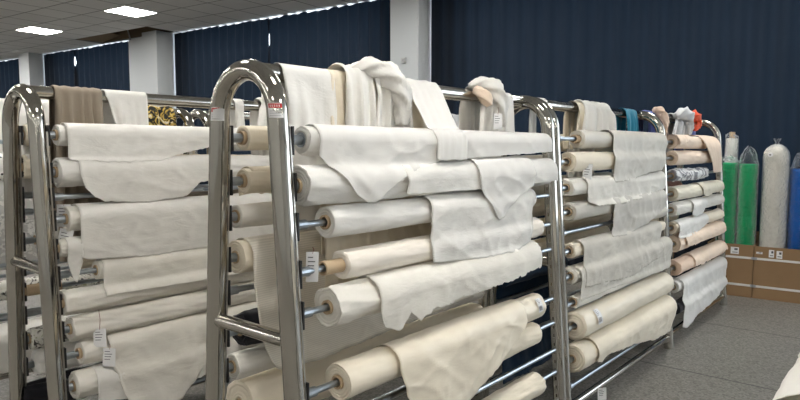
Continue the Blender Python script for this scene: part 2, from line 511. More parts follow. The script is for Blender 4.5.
# curtains: navy, hung in panels, a bright slit where two panels part
def curtain(label, y0, y1, e0=None, e1=None, z1=3.686):
    n = int((y1 - y0) / 0.035) + 2
    m = 26
    vs = []
    ph = rnd.random() * 10
    for j in range(m + 1):
        z = 0.03 + (z1 - 0.03) * j / m
        for i in range(n + 1):
            t = i / n
            a = y0 + (e0(z) if e0 else 0); b = y1 - (e1(z) if e1 else 0)
            y = a + (b - a) * t
            amp = 0.030 + 0.012 * nz(y * 0.7, ph)
            d = amp * math.sin(y * 2 * PI / 0.21 + 1.6 * nz(y * 0.9, z * 0.15, ph)) + 0.02 * nz(y * 1.4, z * 0.5, ph + 4)
            zz = z + (0.018 * nz(y * 5, ph) + 0.016 * math.sin(y * 2 * PI / 0.21) if j == m else 0)
            vs.append(bw(7.66 + d, y, zz))
    fs = []
    for j in range(m):
        for i in range(n):
            k = j * (n + 1) + i
            fs.append((k, k + 1, k + n + 2, k + n + 1))
    o = mesh_obj('curtain', vs, fs, NAVY)
    tag(o, label, 'curtain', 'navy curtains along the window wall')
slit = lambda z: -0.05 + 0.066 * max(0.0, min(1.0, (z - 3.12) / 0.12)) * (1 if z < 3.40 else max(0.0, 1 - (z - 3.40) / 0.10))
slit2 = lambda z: -0.05 + 0.070 * max(0.0, min(1.0, (z - 3.22) / 0.1)) * (1 if z < 3.52 else max(0.0, 1 - (z - 3.52) / 0.08))
curtain('navy curtain behind the standing wrapped rolls, right of the near column', -0.6, 4.585)
curtain('navy curtain between the near column and the bright slit', 5.09, 7.78, None, slit)
curtain('navy curtain left of the bright slit, running to the far column', 7.785, 10.33, slit, None)
curtain('navy curtain left of the far column, up to its own small slit', 11.65, 13.77, None, slit2)
curtain('navy curtain between the small slit and the farthest column', 13.775, 15.07, slit2, None)
curtain('navy curtain left of the farthest column at the picture edge', 15.60, 20.6)

# ------------------------------------------------------------------ racks
RACKS = {}
GRIDZ = [1.54 - 0.1365 * k for k in range(11)]
class Rack: pass

def leg_off(z):                             # half width of the frame at height z
    return 0.157 + 0.07 * (1.6 - z)

def make_rack(key, X0, Yc, L, label, front, back, sticker=False, crossz=0.897):
    """front / back: lists of rod heights"""
    R = Rack(); R.X0, R.Yc, R.L = X0, Yc, L
    R.obst = {'f': [], 'b': []}
    root = empty('fabric_rack', (X0, Yc, 0))
    tag(root, label, 'rack', 'steel fabric racks')
    R.root = root
    path = []
    for z in (0.0, 0.5, 1.0, 1.4):
        path.append((-leg_off(z), z))
    for k in range(0, 25):
        a = PI - PI * k / 24
        path.append((0.157 * math.cos(a), 1.60 + 0.155 * math.sin(a)))
    path += [(leg_off(z), z) for z in (1.4, 1.0, 0.5, 0.0)]
    frames = []
    for end, x in enumerate((0.0, L)):
        fr = autosmooth(MB().tube([(x, y, z) for y, z in path], 0.034, 24).build('end_frame', STEEL, root))
        mbx = MB().tube([(x, -leg_off(crossz), crossz), (x, leg_off(crossz), crossz)], 0.0245, 18)
        autosmooth(mbx.build('crossbar', STEEL, fr))
        frames.append(fr)
        if sticker and end == 0:
            for y, w in ((-1, 1), (1, 1)):
                yc = y * (leg_off(1.62) + 0.004)
                st = MB()
                z0, z1 = 1.605, 1.645
                # curved label wrapped round the camera side of the leg
                def arc(za, zb, a0, a1, rr, mi):
                    vs = []; fs = []
                    k = 8
                    for q in range(k + 1):
                        a = a0 + (a1 - a0) * q / k
                        for zz in (za, zb):
                            cy = y * leg_off(zz) if zz < 1.6 else y * 0.157 * math.sqrt(max(0, 1 - ((zz - 1.6) / 0.155) ** 2))
                            vs.append((x + rr * math.cos(a), cy + rr * math.sin(a), zz))
                    for q in range(k):
                        fs.append((2 * q, 2 * q + 2, 2 * q + 3, 2 * q + 1))
                    st.add(vs, fs, mi)
                a0, a1 = math.radians(180), math.radians(262)
                arc(1.595, 1.640, a0, a1, 0.0346, 0)
                arc(1.625, 1.638, a0 + 0.08, a1 - 0.08, 0.0349, 1)
                for zz in (1.600, 1.607, 1.614):
                    arc(zz, zz + 0.003, a0 + 0.15, a1 - 0.25, 0.0349, 2)
                for q in range(5):          # pale strokes of the red heading
                    aa = a0 + 0.25 + q * 0.2
                    arc(1.628, 1.635, aa, aa + 0.09, 0.0351, 0)
                s_ = st.build('sticker', [PAPER, REDINK, STICKERGREY], fr, True)
    tr = autosmooth(MB().tube([(0.0, 0, 1.755), (L, 0, 1.755)], 0.030, 20).build('top_rail', STEEL, root))
    for s in (-1, 1):
        y = s * leg_off(0.085)
        autosmooth(MB().tube([(0, y, 0.085), (L, y, 0.085)], 0.022, 14).build('bottom_rail', STEEL, root))
        for fi, x in enumerate((0.035, L - 0.035)):        # slotted strip on the inner side of each leg
            st = MB()
            zs = [0.12 + 0.0455 * k for k in range(33)]
            w = 0.013
            def P(y_, z_): return s * leg_off(z_) + y_
            for z_a, z_b in zip(zs, zs[1:]):
                za, zb = z_a, z_b
                for (ya, yb, a, b) in ((-w, -0.006, za, zb), (0.006, w, za, zb), (-0.006, 0.006, za, za + 0.027)):
                    vs = [(x + dx, P(yy, zz), zz) for zz in (a, b) for yy in (ya, yb) for dx in (-0.003, 0.003)]
                    st.add(vs, [(0, 2, 3, 1), (4, 5, 7, 6), (0, 1, 5, 4), (2, 6, 7, 3), (0, 4, 6, 2), (1, 3, 7, 5)])
            st.build('slotted_strip', STRIP, frames[fi])
    for s, zs in ((-1, front), (1, back)):
        for z in zs:
            y = s * leg_off(z)
            rd = autosmooth(MB().tube([(0.03, y, z), (L - 0.03, y, z)], 0.0115, 12).build('rod', ROD, root))
            b = MB()
            zc = z
            b.box(0.039, 0.046, y - 0.017, y + 0.017, zc - 0.048, zc + 0.042)
            b.tube([(0.046, y, z), (0.085, y, z)], 0.0165, 12, mi=1)
            b.build('bracket', [PLATE, ROD], rd)
    RACKS[key] = R
    return R

# ------------------------------------------------------------------ fabric rolls
def a_tw(q, seg):
    return math.sin(2 * PI * q / seg)

def wound(Lr, Rr, seed, wr=1.0, ri=0.0245, conical=0.0):
    seg = 52
    prof = []
    nr = max(5, int(Rr / 0.008))
    rg = random.Random(seed)
    for k in range(nr):
        t = k / nr
        r = ri + (Rr - ri) * t
        dx = (rg.random() - 0.5) * 0.006 + conical * (t - 1)
        prof.append((r, dx, 0)); prof.append((r + (Rr - ri) / nr * 0.8, dx - 0.001, 0))
    prof.append((Rr * 0.985, 0.002, 0))
    prof.append((Rr, 0.008, 1))
    nx = max(14, int(Lr / 0.020))
    for i in range(1, nx):
        prof.append((Rr, 0.008 + (Lr - 0.016) * i / nx, 1))
    prof.append((Rr, Lr - 0.008, 1)); prof.append((Rr * 0.97, Lr, 0))
    for k in range(nr - 1, -1, -1):
        t = k / nr
        prof.append((ri + (Rr - ri) * t, Lr - (rg.random()) * 0.006, 0))
    vs = []
    for (r, x, outer) in prof:
        for q in range(seg):
            a = 2 * PI * q / seg
            rr = r
            ca, sa = math.cos(a), math.sin(a)
            e = 0.008 * wr * nz(x * 2.2, ca * 1.2 + seed, sa * 1.2) + 0.0045 * wr * nz(x * 9 + seed, ca * 3.0 + x * 5, sa * 3.0)
            e2 = 0.0025 * wr * nz(x * 26 + seed * 2, ca * 6 + x * 12, sa * 6)
            f = (r - ri) / max(Rr - ri, 1e-4)
            e2 += 0.0040 * wr * crease(x * 4.5 + a_tw(q, seg) * 0.9, ca * 1.1 + seed, sa * 1.1 + x * 1.5) if outer else 0
            rr = r + (e + e2 - 0.003) * max(0, f) * (Rr / 0.06)
            vs.append((x, rr * ca, rr * sa))
    fs = []
    n = len(prof)
    for i in range(n):
        j = (i + 1) % n
        for q in range(seg):
            q2 = (q + 1) % seg
            fs.append((i * seg + q, j * seg + q, j * seg + q2, i * seg + q2))
    return vs, fs

def core_mesh(x0, x1, ro=0.024, ri=0.0175):
    seg = 24
    vs = []
    for (x, r) in ((x0, ri), (x0, ro), (x1, ro), (x1, ri)):
        for q in range(seg):
            a = 2 * PI * q / seg
            vs.append((x, r * math.cos(a), r * math.sin(a)))
    fs = []
    for i in range(4):
        j = (i + 1) % 4
        for q in range(seg):
            q2 = (q + 1) % seg
            fs.append((i * seg + q, j * seg + q, j * seg + q2, i * seg + q2))
    return vs, fs

SEED = [11]
def roll(rk, side, x0, x1, z, Rr, mat, label, core_out=0.008, wr=1.0, flaps=(), conical=0.0, cat='fabric roll', group=None, dy=0.0, core_mat=None):
    R = RACKS[rk]
    SEED[0] += 1
    seed = SEED[0] * 3.7
    s = -1 if side == 'f' else 1
    yo = s * (leg_off(z) + dy)
    root = empty('fabric_roll', (R.X0 + x0, R.Yc + yo, z))
    tag(root, label, cat, group or 'fabric rolls on the racks')
    vs, fs = wound(x1 - x0, Rr, seed, wr, conical=conical)
    mesh_obj('wound_fabric', vs, fs, mat, root)
    cv, cf = core_mesh(-core_out, x1 - x0 + 0.006)
    autosmooth(mesh_obj('cardboard_core', cv, cf, core_mat or BOARD, root))
    R.obst[side].append((z, leg_off(z) + dy, Rr, x0, x1))
    root['_r'] = 0
    del root['_r']
    for fl in flaps:
        R_flaps.append((rk, side, root, x0, z, Rr, mat, fl, dy, seed))
    return root

R_flaps = []
def build_flap(rk, side, root, rx0, rz, Rr, mat, fl, dy, seed):
    """loose end: over the top of its roll, hanging down and outward past whatever rolls lie below"""
    R = RACKS[rk]
    s = -1 if side == 'f' else 1
    inner = fl.get('inner', False)
    if inner:
        s = -s
    pts = fl['pts']; fmat = fl.get('mat') or mat
    eps = fl.get('eps', 0.006) * 0.7; amp = fl.get('amp', 0.016); freq = fl.get('freq', 9.0)
    skew = fl.get('skew', (0.0, 0.0)); a_start = math.radians(fl.get('a0', -55))
    rough = fl.get('rag', 0.006)
    xa, xb = pts[0][0], pts[-1][0]
    nx = max(10, int((xb - xa) / 0.014)); ny = 34
    o0 = leg_off(rz) + dy
    obs = [] if inner else [b for b in R.obst[side] if b[0] < rz - 0.03]
    grid = []
    base_v = [0.0] * 0
    cols = []
    for i in range(nx + 1):
        t = i / nx
        x = xa + (xb - xa) * t
        zb = lerp_list(pts, x) + rough * nz(x * 40, seed) + rough * 0.8 * nz(x * 110, seed) * (0.3 + abs(nz(x * 6, seed)))
        path = []
        re = Rr + eps
        for k in range(9):
            a = a_start + (PI / 2 - a_start) * k / 8
            rr = re * (0.99 if k == 0 else 1.0)
            path.append((o0 + rr * math.sin(a), rz + rr * math.cos(a)))
        zt = rz
        L = zt - zb
        if L <= 0.004:                     # ends still on the roll
            aend = math.acos(max(-1, min(1, (zb - rz) / re)))
            path = [(o0 + re * math.sin(a_start + (aend - a_start) * k / ny), rz + re * math.cos(a_start + (aend - a_start) * k / ny)) for k in range(ny + 1)]
        else:
            m = ny - 8
            o_prev = o0 + re
            for k in range(1, m + 1):
                z = zt - L * k / m
                o = o_prev
                tuck = 0.10 * L / m * fl.get('tuck', 1.0)
                o = max(o_prev - tuck, o0 - 0.01)
                for (zj, oj, rj, xj0, xj1) in obs:
                    if xj0 - 0.03 <= x <= xj1 + 0.03:
                        d = abs(z - zj); rr = rj + eps
                        if z >= zj and d < rr * 1.0:
                            o = max(o, oj + math.sqrt(max(0, rr * rr - d * d)))
                        elif z < zj and d < rr:
                            o = max(o, oj + math.sqrt(max(0, rr * rr - d * d)))
                path.append((o, z)); o_prev = o
            # ease the slope where cloth meets a lower roll
            for _ in range(3):
                q = [p[0] for p in path]
                for k in range(9, len(path) - 1):
                    path[k] = (max(q[k], (q[k - 1] + q[k] + q[k + 1]) / 3), path[k][1])
        cols.append((x, t, path))
    vs = []
    for k in range(ny + 1):
        for (x, t, path) in cols:
            o, z = path[k]
            v = k / ny
            hang = max(0.0, min(1.0, (rz - z) / max(0.08, rz - min(p[1] for p in pts))))
            w = 0.5 + 0.5 * math.sin(x * freq * 2 * PI + 2.2 * nz(x * 2.1, seed) + 1.4 * z * 6)
            fold = amp * (0.15 + 0.85 * hang) * w * w * (0.6 + 0.8 * abs(nz(x * 3, seed + 3)))
            wr = 0.004 * (0.5 + 0.5 * nz(x * 14 + z * 16, z * 9 + seed)) + 0.003 * (0.5 + 0.5 * nz(x * 5 - z * 22, seed + 7))
            wr += fl.get('wr', 1.0) * 0.0055 * crease(x * 5.0 + z * 6.0, z * 4.5 - x * 2.0, seed) + fl.get('wr', 1.0) * 0.004 * crease(x * 9 - z * 7, z * 6, seed + 11)
            oo = o + fold + wr
            xx = x + (skew[0] * (1 - t) + skew[1] * t) * hang + 0.006 * nz(z * 12, seed + (0 if t < .5 else 5)) * hang
            vs.append((xx - rx0, s * (oo - (leg_off(rz) + dy)), z - rz))
    fs = []
    for k in range(ny):
        for i in range(nx):
            a = k * (nx + 1) + i
            q = (a, a + 1, a + nx + 2, a + nx + 1)
            fs.append(q if s > 0 else q[::-1])
    o = mesh_obj(fl.get('name', 'loose_end'), vs, fs, fmat, root)
    solidify(o, 0.0016, 0.0)
    return o

# ------------------------------------------------------------------ cloth hung over a top rail
def drape(rk, label, mat, xt, xf, zf, xbk, zb, folds=3, amp=0.018, seed=1, dx=0.0, name='draped_cloth', cat='cloth', parent=None, lift=0.0, hold=0.0, rag=0.008, group='cloths hung over the rack rails', slope=0.0, out=None):
    """xt: (x0,x1) on the rail, xf / zf: x-range and [(t, z)] hem in front, xbk / zb the same behind (rack coordinates)"""
    R = RACKS[rk]
    rr = 0.0325 + lift
    nx = max(16, int(abs(xf[1] - xf[0]) / 0.008)); nf, nt_, nb = 26, 10, 16
    vs = []
    rows = nf + nt_ + nb
    def lump(t, z, sd):
        ph = 2 * PI * folds * t
        return math.sin(ph + 1.1 * nz(t * 3, sd, z * 1.5) * 2)
    for k in range(rows + 1):
        for i in range(nx + 1):
            t = i / nx
            if k <= nf:
                v = 1 - k / nf                       # 1 at hem, 0 at rail
                zz = lerp_list(zf, t) + rag * nz(t * 12, seed) 
                z = 1.755 + (zz - 1.755) * v
                x = (xt[0] + (xt[1] - xt[0]) * t) * (1 - v ** 0.7) + (xf[0] + (xf[1] - xf[0]) * t) * v ** 0.7
                g = min(1.0, v * 3.5 + hold)
                f = amp * g * lump(t, z, seed) + 0.012 * g * nz(t * 7, z * 5, seed + 9)
                y = -(rr + 0.004 + slope * v + max(-0.006, f) + 0.3 * amp * g)
                x += 0.3 * amp * g * math.cos(2 * PI * folds * t + seed)
                if out is not None:
                    y -= lerp_list(out, z) 
            elif k <= nf + nt_:
                a = PI * (k - nf) / nt_
                h = hold * (0.5 + 0.5 * lump(t, 1.8, seed)) * amp
                y = -(rr + 0.004 + h) * math.cos(a)
                z = 1.755 + (rr + 0.002 + h) * math.sin(a)
                x = xt[0] + (xt[1] - xt[0]) * t
            else:
                v = (k - nf - nt_) / nb
                zz = lerp_list(zb, t)
                z = 1.755 + (zz - 1.755) * v
                x = (xt[0] + (xt[1] - xt[0]) * t) * (1 - v) + (xbk[0] + (xbk[1] - xbk[0]) * t) * v
                g = min(1.0, v * 3 + hold)
                y = rr + 0.004 + max(-0.006, amp * g * lump(t, z, seed + 5)) + 0.3 * amp * g
            vs.append((x, y, z))
    fs = []
    for k in range(rows):
        for i in range(nx):
            a = k * (nx + 1) + i
            fs.append((a, a + 1, a + nx + 2, a + nx + 1))
    loc = Vector((R.X0, R.Yc, 0))
    if parent is None:
        base = Vector((xt[0], 0, 1.755))
        o = mesh_obj(name, [Vector(v) - base for v in vs], fs, mat, None, True, loc=loc + base)
        tag(o, label, cat, group)
    else:
        base = Vector(parent.location) - loc
        o = mesh_obj(name, [Vector(v) - base for v in vs], fs, mat, parent)
    solidify(o, 0.002)
    return o

def twisted(parent, pts, rad, mat, seed=0, name='twisted_fold', seg=22, squash=1.0):
    """a thick, pleated rope of cloth along pts (relative to parent)"""
    P = [Vector(p) for p in pts]
    # resample with catmull-rom
    Q = []; Rr = []
    for i in range(len(P) - 1):
        p0, p1, p2, p3 = P[max(i - 1, 0)], P[i], P[i + 1], P[min(i + 2, len(P) - 1)]
        for k in range(9):
            t = k / 9
            Q.append(0.5 * ((2 * p1) + (p2 - p0) * t + (2 * p0 - 5 * p1 + 4 * p2 - p3) * t * t + (3 * p1 - p0 - 3 * p2 + p3) * t ** 3))
            Rr.append(rad[i] + (rad[i + 1] - rad[i]) * t)
    Q.append(P[-1]); Rr.append(rad[-1])
    mb = MB().tube(Q, Rr, seg)
    n = len(Q)
    out = []
    for i in range(n):
        for k in range(seg):
            v = Vector(mb.v[i * seg + k])
            c = Q[i]
            d = v - c
            a = 2 * PI * k / seg + i * 0.10
            f = 1 + 0.16 * math.sin(5 * a + seed) + 0.10 * math.sin(9 * a + seed * 2 + i * 0.05) + 0.15 * nz(i * 0.15, a, seed)
            out.append(c + d * f)
    o = mesh_obj(name, out, mb.f, mat, parent)
    return o

# ------------------------------------------------------------------ paper tags
def paper_tag(label, loc, w, h, rz, tilt=0.0, string=0.06, cat='tag', lines=4, group='paper tags on the racks'):
    r = empty('paper_tag', loc)
    r.rotation_euler = (0, tilt, rz)
    tag(r, label, cat, group)
    mb = MB().box(-w / 2, w / 2, -0.0006, 0.0006, -string - h, -string)
    cd = mb.build('card', PAPER, r)
    t = MB()
    for k in range(lines):
        zz = -string - h * (0.2 + 0.14 * k)
        t.box(-w * 0.36, w * (0.05 + 0.25 * ((k * 37 % 10) / 10)), -0.0012, -0.0008, zz, zz + h * 0.035)
    t.build('print', INK, cd)
    autosmooth(MB().tube([(0, 0, 0), (0.004, 0, -string * .5), (0, 0, -string - 0.006)], 0.0011, 6).build('string', STRING, r))
    return r

# ================================================================== BUILD
exec_parts = []
def zs(*extra): return list(extra)

# ---- rack A1 : the nearest rack
A1F = [1.529, 1.383, 1.258, 1.107, 0.976, 0.717, 0.590, 0.445, 0.330, 0.175]
A1B = [1.539, 1.386, 1.26, 1.111, 0.99, 0.835, 0.70, 0.54, 0.31, 0.175]
make_rack('A1', 1.235, 1.710, 1.775, 'polished steel fabric rack with red stickers on its rounded end frame, nearest in the picture', A1F, A1B, sticker=True)
A2F = [1.557, 1.428, 1.285, 1.151, 1.04, 0.935, 0.795, 0.645, 0.510, 0.335, 0.19]
make_rack('A2', 3.10, 1.725, 1.73, 'polished steel fabric rack second along the front row, behind the nearest one', A2F, GRIDZ[:10])
A3F = [1.555, 1.429, 1.289, 1.148, 1.024, 0.884, 0.755, 0.568, 0.421, 0.25]
make_rack('A3', 4.91, 1.75, 1.63, 'steel fabric rack last along the front row, next to the cardboard cartons', A3F, GRIDZ[:10])
B1F = [1.561, 1.399, 1.29, 1.191, 1.067, 0.947, 0.824, 0.704, 0.587, 0.448, 0.30]
B1B = [1.566, 1.415, 1.28, 1.20, 1.061, 0.94, 0.816, 0.70, 0.633 - .06, 0.44, 0.28]
make_rack('B1', 1.04, 3.10, 1.775, 'polished steel fabric rack at the left edge, a taupe cloth on its rail', B1F, B1B, crossz=0.972)
make_rack('B2', 2.93, 3.12, 1.75, 'steel fabric rack in the second row, glimpsed behind the nearest rack', GRIDZ[:10], GRIDZ[:10])
make_rack('C1', 0.60, 4.10, 1.78, 'steel fabric rack in the third row under a lace sheet, behind the left rack', GRIDZ[:10], GRIDZ[:10])
make_rack('C2', 2.54, 4.12, 1.75, 'steel fabric rack in the third row, its arch beside the black and gold cloth', GRIDZ[:10], GRIDZ[:10])

# ---- rolls on A1, front
NR = 'of the nearest rack'
roll('A1', 'f', 0.088, 1.782 - .05, 1.529, 0.047, WHITE, 'white fabric roll topmost on the front ' + NR, core_out=0.004, core_mat=ROD,
     flaps=[dict(pts=[(0.12, 1.48), (0.18, 1.43), (0.26, 1.345), (0.32, 1.315), (0.38, 1.325), (0.47, 1.385), (0.60, 1.425), (0.80, 1.455), (1.20, 1.47), (1.70, 1.485)], mat=GAUZE, amp=0.008, freq=7, rag=0.004)])
roll('A1', 'f', 0.064, 1.735, 1.383, 0.066, WHITE, 'fat bright white fabric roll second from the top on the front ' + NR, core_out=0.01,
     flaps=[dict(pts=[(0.52, 1.335), (0.9, 1.33), (1.3, 1.33), (1.72, 1.34)], amp=0.006, freq=6, rag=0.004), dict(pts=[(0.98, 1.335), (1.06, 1.26), (1.13, 1.185), (1.18, 1.195), (1.30, 1.27), (1.46, 1.325)], mat=GAUZE, amp=0.014, freq=5, rag=0.004, eps=0.022, skew=(0.03, -0.04))])
roll('A1', 'f', 0.171, 1.53, 1.258, 0.054, WHITE, 'white fabric roll third from the top ' + NR + ', square sheet hanging off it', core_out=0.006, wr=0.6,
     flaps=[dict(pts=[(0.665, 1.062), (0.69, 1.058), (1.0, 1.035), (1.30, 1.03), (1.44, 1.06), (1.465, 1.20)], amp=0.006, freq=3.5, rag=0.003, eps=0.012)])
roll('A1', 'f', 0.232, 1.60, 1.107, 0.050, PALECREAM, 'cream fabric roll with a tan tube poking out, fourth down ' + NR, core_out=0.085, wr=0.8)
roll('A1', 'f', 0.162, 1.525, 0.976, 0.071, IVORY, 'thick ivory fabric roll with frayed torn edge, fifth down ' + NR, core_out=0.008,
     flaps=[dict(pts=[(0.335, 0.955), (0.36, 0.875), (0.44, 0.845), (0.50, 0.90), (0.56, 0.86), (0.64, 0.885), (0.9, 0.90), (1.25, 0.905), (1.50, 0.93)], amp=0.008, freq=7, rag=0.016, eps=0.010)])
roll('A1', 'f', 0.188, 1.555, 0.717, 0.066, CREAMSATIN, 'shiny cream fabric roll, long sheet hanging off it, low ' + NR, core_out=0.008, wr=0.5,
     flaps=[dict(pts=[(0.42, 0.60), (0.50, 0.44), (0.72, 0.43), (1.02, 0.54), (1.25, 0.63), (1.33, 0.70)], amp=0.022, freq=2.4, rag=0.006, eps=0.010, skew=(0.10, 0.02), tuck=0)])
roll('A1', 'f', 0.60, 1.525, 0.585, 0.056, CREAM, 'cream fabric roll under the shiny sheet, right half of the nearest rack', wr=0.6)
roll('A1', 'f', 0.90, 1.53, 0.330, 0.056, CREAM, 'small cream fabric roll at the bottom right of the nearest rack', wr=1.2)
# ---- A1, back
roll('A1', 'b', 0.097, 1.40, 1.539, 0.046, CREAM, 'cream fabric roll with tan core, topmost of those seen through the nearest end frame', core_out=0.012, wr=0.4)
roll('A1', 'b', 0.101, 1.40, 1.386, 0.046, CREAM, 'cream fabric roll with tan core, second of those seen through the nearest end frame', core_out=0.012, wr=0.4,
     flaps=[dict(pts=[(0.12, 1.33), (0.5, 1.34), (1.3, 1.34)], amp=0.003)])
roll('A1', 'b', 0.073, 1.38, 1.26, 0.045, IVORY, 'ivory fabric roll third of those seen through the nearest end frame', core_out=0.004, wr=0.5)
roll('A1', 'b', 0.078, 1.62, 1.111, 0.064, CREAM, 'cream fabric roll with a sheer striped sheet hanging off it, behind the nearest end frame', core_out=0.006, wr=0.5,
     flaps=[dict(pts=[(0.10, 1.02), (0.13, 0.80), (0.19, 0.68), (0.40, 0.66), (0.9, 0.69), (1.5, 0.72)], mat=STRIPE_SHEER, amp=0.006, freq=2, eps=0.006, name='sheer_sheet', inner=True, tuck=0.0)])
roll('A1', 'b', 0.10, 1.66, 0.835, 0.062, BLACK, 'black fabric roll low at the back of the nearest rack', core_out=0.004, wr=1.6)
roll('A1', 'b', 0.070, 1.70, 0.70, 0.050, IVORY, 'ivory fabric roll behind the lower part of the nearest end frame', core_out=0.004)
roll('A1', 'b', 0.110, 1.70, 0.54, 0.098, CREAM, 'wide cream fabric roll low at the back of the nearest rack', core_out=0.004, wr=0.5)

# ---- A2, front
SR = 'of the second front rack'
roll('A2', 'f', 0.29, 1.70, 1.557, 0.053, OFFSATIN, 'shiny white fabric roll topmost ' + SR + ', sheet hanging at its right', core_out=0.045, wr=0.4,
     flaps=[dict(pts=[(0.66, 1.295), (0.95, 1.30), (1.3, 1.34), (1.52, 1.345), (1.66, 1.42)], amp=0.007, freq=3, eps=0.012, rag=0.004)])
roll('A2', 'f', 0.15, 1.58, 1.428, 0.058, CREAM, 'cream fabric roll with a white tag, second from the top ' + SR, wr=0.5)
roll('A2', 'f', 0.123, 1.66, 1.285, 0.050, IVORY, 'ivory fabric roll with ruffled edge, third from the top ' + SR,
     flaps=[dict(pts=[(0.28, 1.21), (0.36, 1.175), (0.6, 1.165), (0.82, 1.165), (1.2, 1.18), (1.62, 1.215)], amp=0.016, freq=4.5, rag=0.01, eps=0.008)])
roll('A2', 'f', 0.135, 1.66, 1.151, 0.054, OFFWHITE, 'white fabric roll fourth from the top ' + SR + ', narrow sheet hanging', wr=0.6,
     flaps=[dict(pts=[(0.62, 0.965), (0.85, 0.955), (1.15, 0.985), (1.40, 1.03), (1.6, 1.08)], amp=0.010, freq=3, eps=0.012, mat=OFFGAUZE)])
roll('A2', 'f', 1.0, 1.70, 1.04, 0.045, OFFWHITE, 'short white fabric roll at the far end ' + SR + ', half hidden', wr=0.6)
roll('A2', 'f', 0.126, 1.65, 0.935, 0.043, CREAM, 'cream fabric roll under a wide white sheet, mid-height ' + SR,
     flaps=[dict(pts=[(0.20, 0.725), (0.6, 0.70), (0.93, 0.675), (1.1, 0.70), (1.42, 0.735), (1.5, 0.8)], mat=OFFWHITE, amp=0.008, freq=3.2, eps=0.012, rag=0.006)])
roll('A2', 'f', 0.125, 1.70, 0.795, 0.050, IVORY, 'ivory fabric roll just below the wide white sheet ' + SR,
     flaps=[dict(pts=[(0.14, 0.66), (0.6, 0.655), (1.0, 0.64), (1.5, 0.625), (1.72, 0.63)], mat=OFFWHITE, amp=0.008, freq=3, eps=0.008)])
roll('A2', 'f', 0.149, 1.65, 0.645, 0.036, IVORY, 'thin ivory fabric roll above the two thick ones ' + SR, core_out=0.004)
roll('A2', 'f', 0.148, 1.66, 0.510, 0.084, CREAMSATIN, 'thick cream fabric roll with a printed label, next to lowest ' + SR, core_out=-0.004, wr=0.4, conical=0.01)
roll('A2', 'f', 0.106, 1.70, 0.335, 0.082, CREAM, 'thick cream fabric roll lowest ' + SR + ', its edge frayed', core_out=0.004, wr=0.5,
     flaps=[dict(pts=[(0.26, 0.29), (0.34, 0.275), (0.42, 0.30), (0.7, 0.265), (0.95, 0.24), (1.30, 0.17), (1.66, 0.15)], amp=0.006, freq=3, eps=0.006, rag=0.012, tuck=2.5)])
# back of A2: only fabric glimpsed between the rods
for z, m, lb in ((1.54, CREAM, 'topmost'), (1.4035, IVORY, 'second down'), (1.2675, IVORY, 'third down'), (1.131, CREAM, 'fourth down'), (0.995, CREAM, 'fifth down'), (0.8585, CREAM, 'sixth down')):
    roll('A2', 'b', 0.12, 1.6, z, 0.06, m, 'pale fabric roll on the rear ' + SR + ', ' + lb, wr=0.6)

roll('A2', 'b', 0.12, 0.9, 0.7215, 0.055, BLUE, 'dark blue fabric roll, sheet hanging to the floor, rear ' + SR,
     flaps=[dict(pts=[(0.15, 0.06), (0.5, 0.05), (0.88, 0.06)], amp=0.02, freq=4)])

# ---- A3, front
TR = 'of the last front rack'
roll('A3', 'f', 0.236, 1.15, 1.555, 0.056, PALEPEACH, 'pale peach fabric roll topmost ' + TR + ', a cloth hanging at its right', wr=0.5,
     flaps=[dict(pts=[(0.24, 1.53), (0.45, 1.55), (0.62, 1.62)], amp=0.01, rag=0.01, freq=3, name='torn_corner')])
roll('A3', 'f', 0.221, 1.30, 1.429, 0.060, PALEPEACH, 'pale peach fabric roll second from the top ' + TR, wr=0.5)
roll('A3', 'f', 0.205, 1.10, 1.289, 0.048, SILVER, 'grey and white marbled fabric roll third from the top ' + TR, wr=2.0)
roll('A3', 'f', 0.188, 1.585, 1.148, 0.060, PISTACHIO, 'greenish-cream fabric roll fourth from the top ' + TR, wr=0.6,
     flaps=[dict(pts=[(0.80, 1.18), (0.88, 1.10), (1.05, 1.09), (1.25, 1.13), (1.35, 1.2)], amp=0.008, freq=4)])
roll('A3', 'f', 0.174, 1.585, 1.024, 0.053, IVORY, 'ivory fabric roll fifth from the top ' + TR + ', a torn flap mid-way', wr=1.0,
     flaps=[dict(pts=[(0.55, 0.96), (0.62, 0.94), (0.86, 0.95), (0.95, 1.02)], amp=0.01, freq=3, mat=WHITE)])
roll('A3', 'f', 0.157, 1.585, 0.884, 0.050, CREAM, 'cream fabric roll under a white layer, sixth from the top ' + TR,
     flaps=[dict(pts=[(0.18, 0.80), (0.55, 0.80), (0.85, 0.83), (1.0, 0.86)], amp=0.008, freq=3, mat=WHITE)])
roll('A3', 'f', 0.191, 1.585, 0.755, 0.066, PALEPEACH, 'peach-cream fabric roll third from the bottom ' + TR, wr=0.7,
     flaps=[dict(pts=[(0.3, 0.73), (0.6, 0.715), (1.0, 0.74)], amp=0.006, freq=3, rag=0.01)])
roll('A3', 'f', 0.169, 1.585, 0.568, 0.066, PEACH, 'orange-peach fabric roll with ragged edge, second from the bottom ' + TR, wr=0.7,
     flaps=[dict(pts=[(0.5, 0.545), (0.8, 0.53), (1.1, 0.545), (1.54, 0.56)], amp=0.006, freq=5, rag=0.014, mat=PALEPEACH)])
roll('A3', 'f', 0.152, 1.585, 0.421, 0.050, WHITE, 'white fabric roll lowest ' + TR + ', sheet hanging almost to the floor', wr=0.4,
     flaps=[dict(pts=[(0.22, 0.10), (0.34, 0.06), (0.70, 0.12), (1.05, 0.135), (1.40, 0.20), (1.57, 0.25)], amp=0.012, freq=2.6, eps=0.01)])
roll('A3', 'f', 0.15, 1.5, 0.25, 0.05, BLACK, 'black fabric roll behind the low hanging sheet ' + TR, wr=1.0)
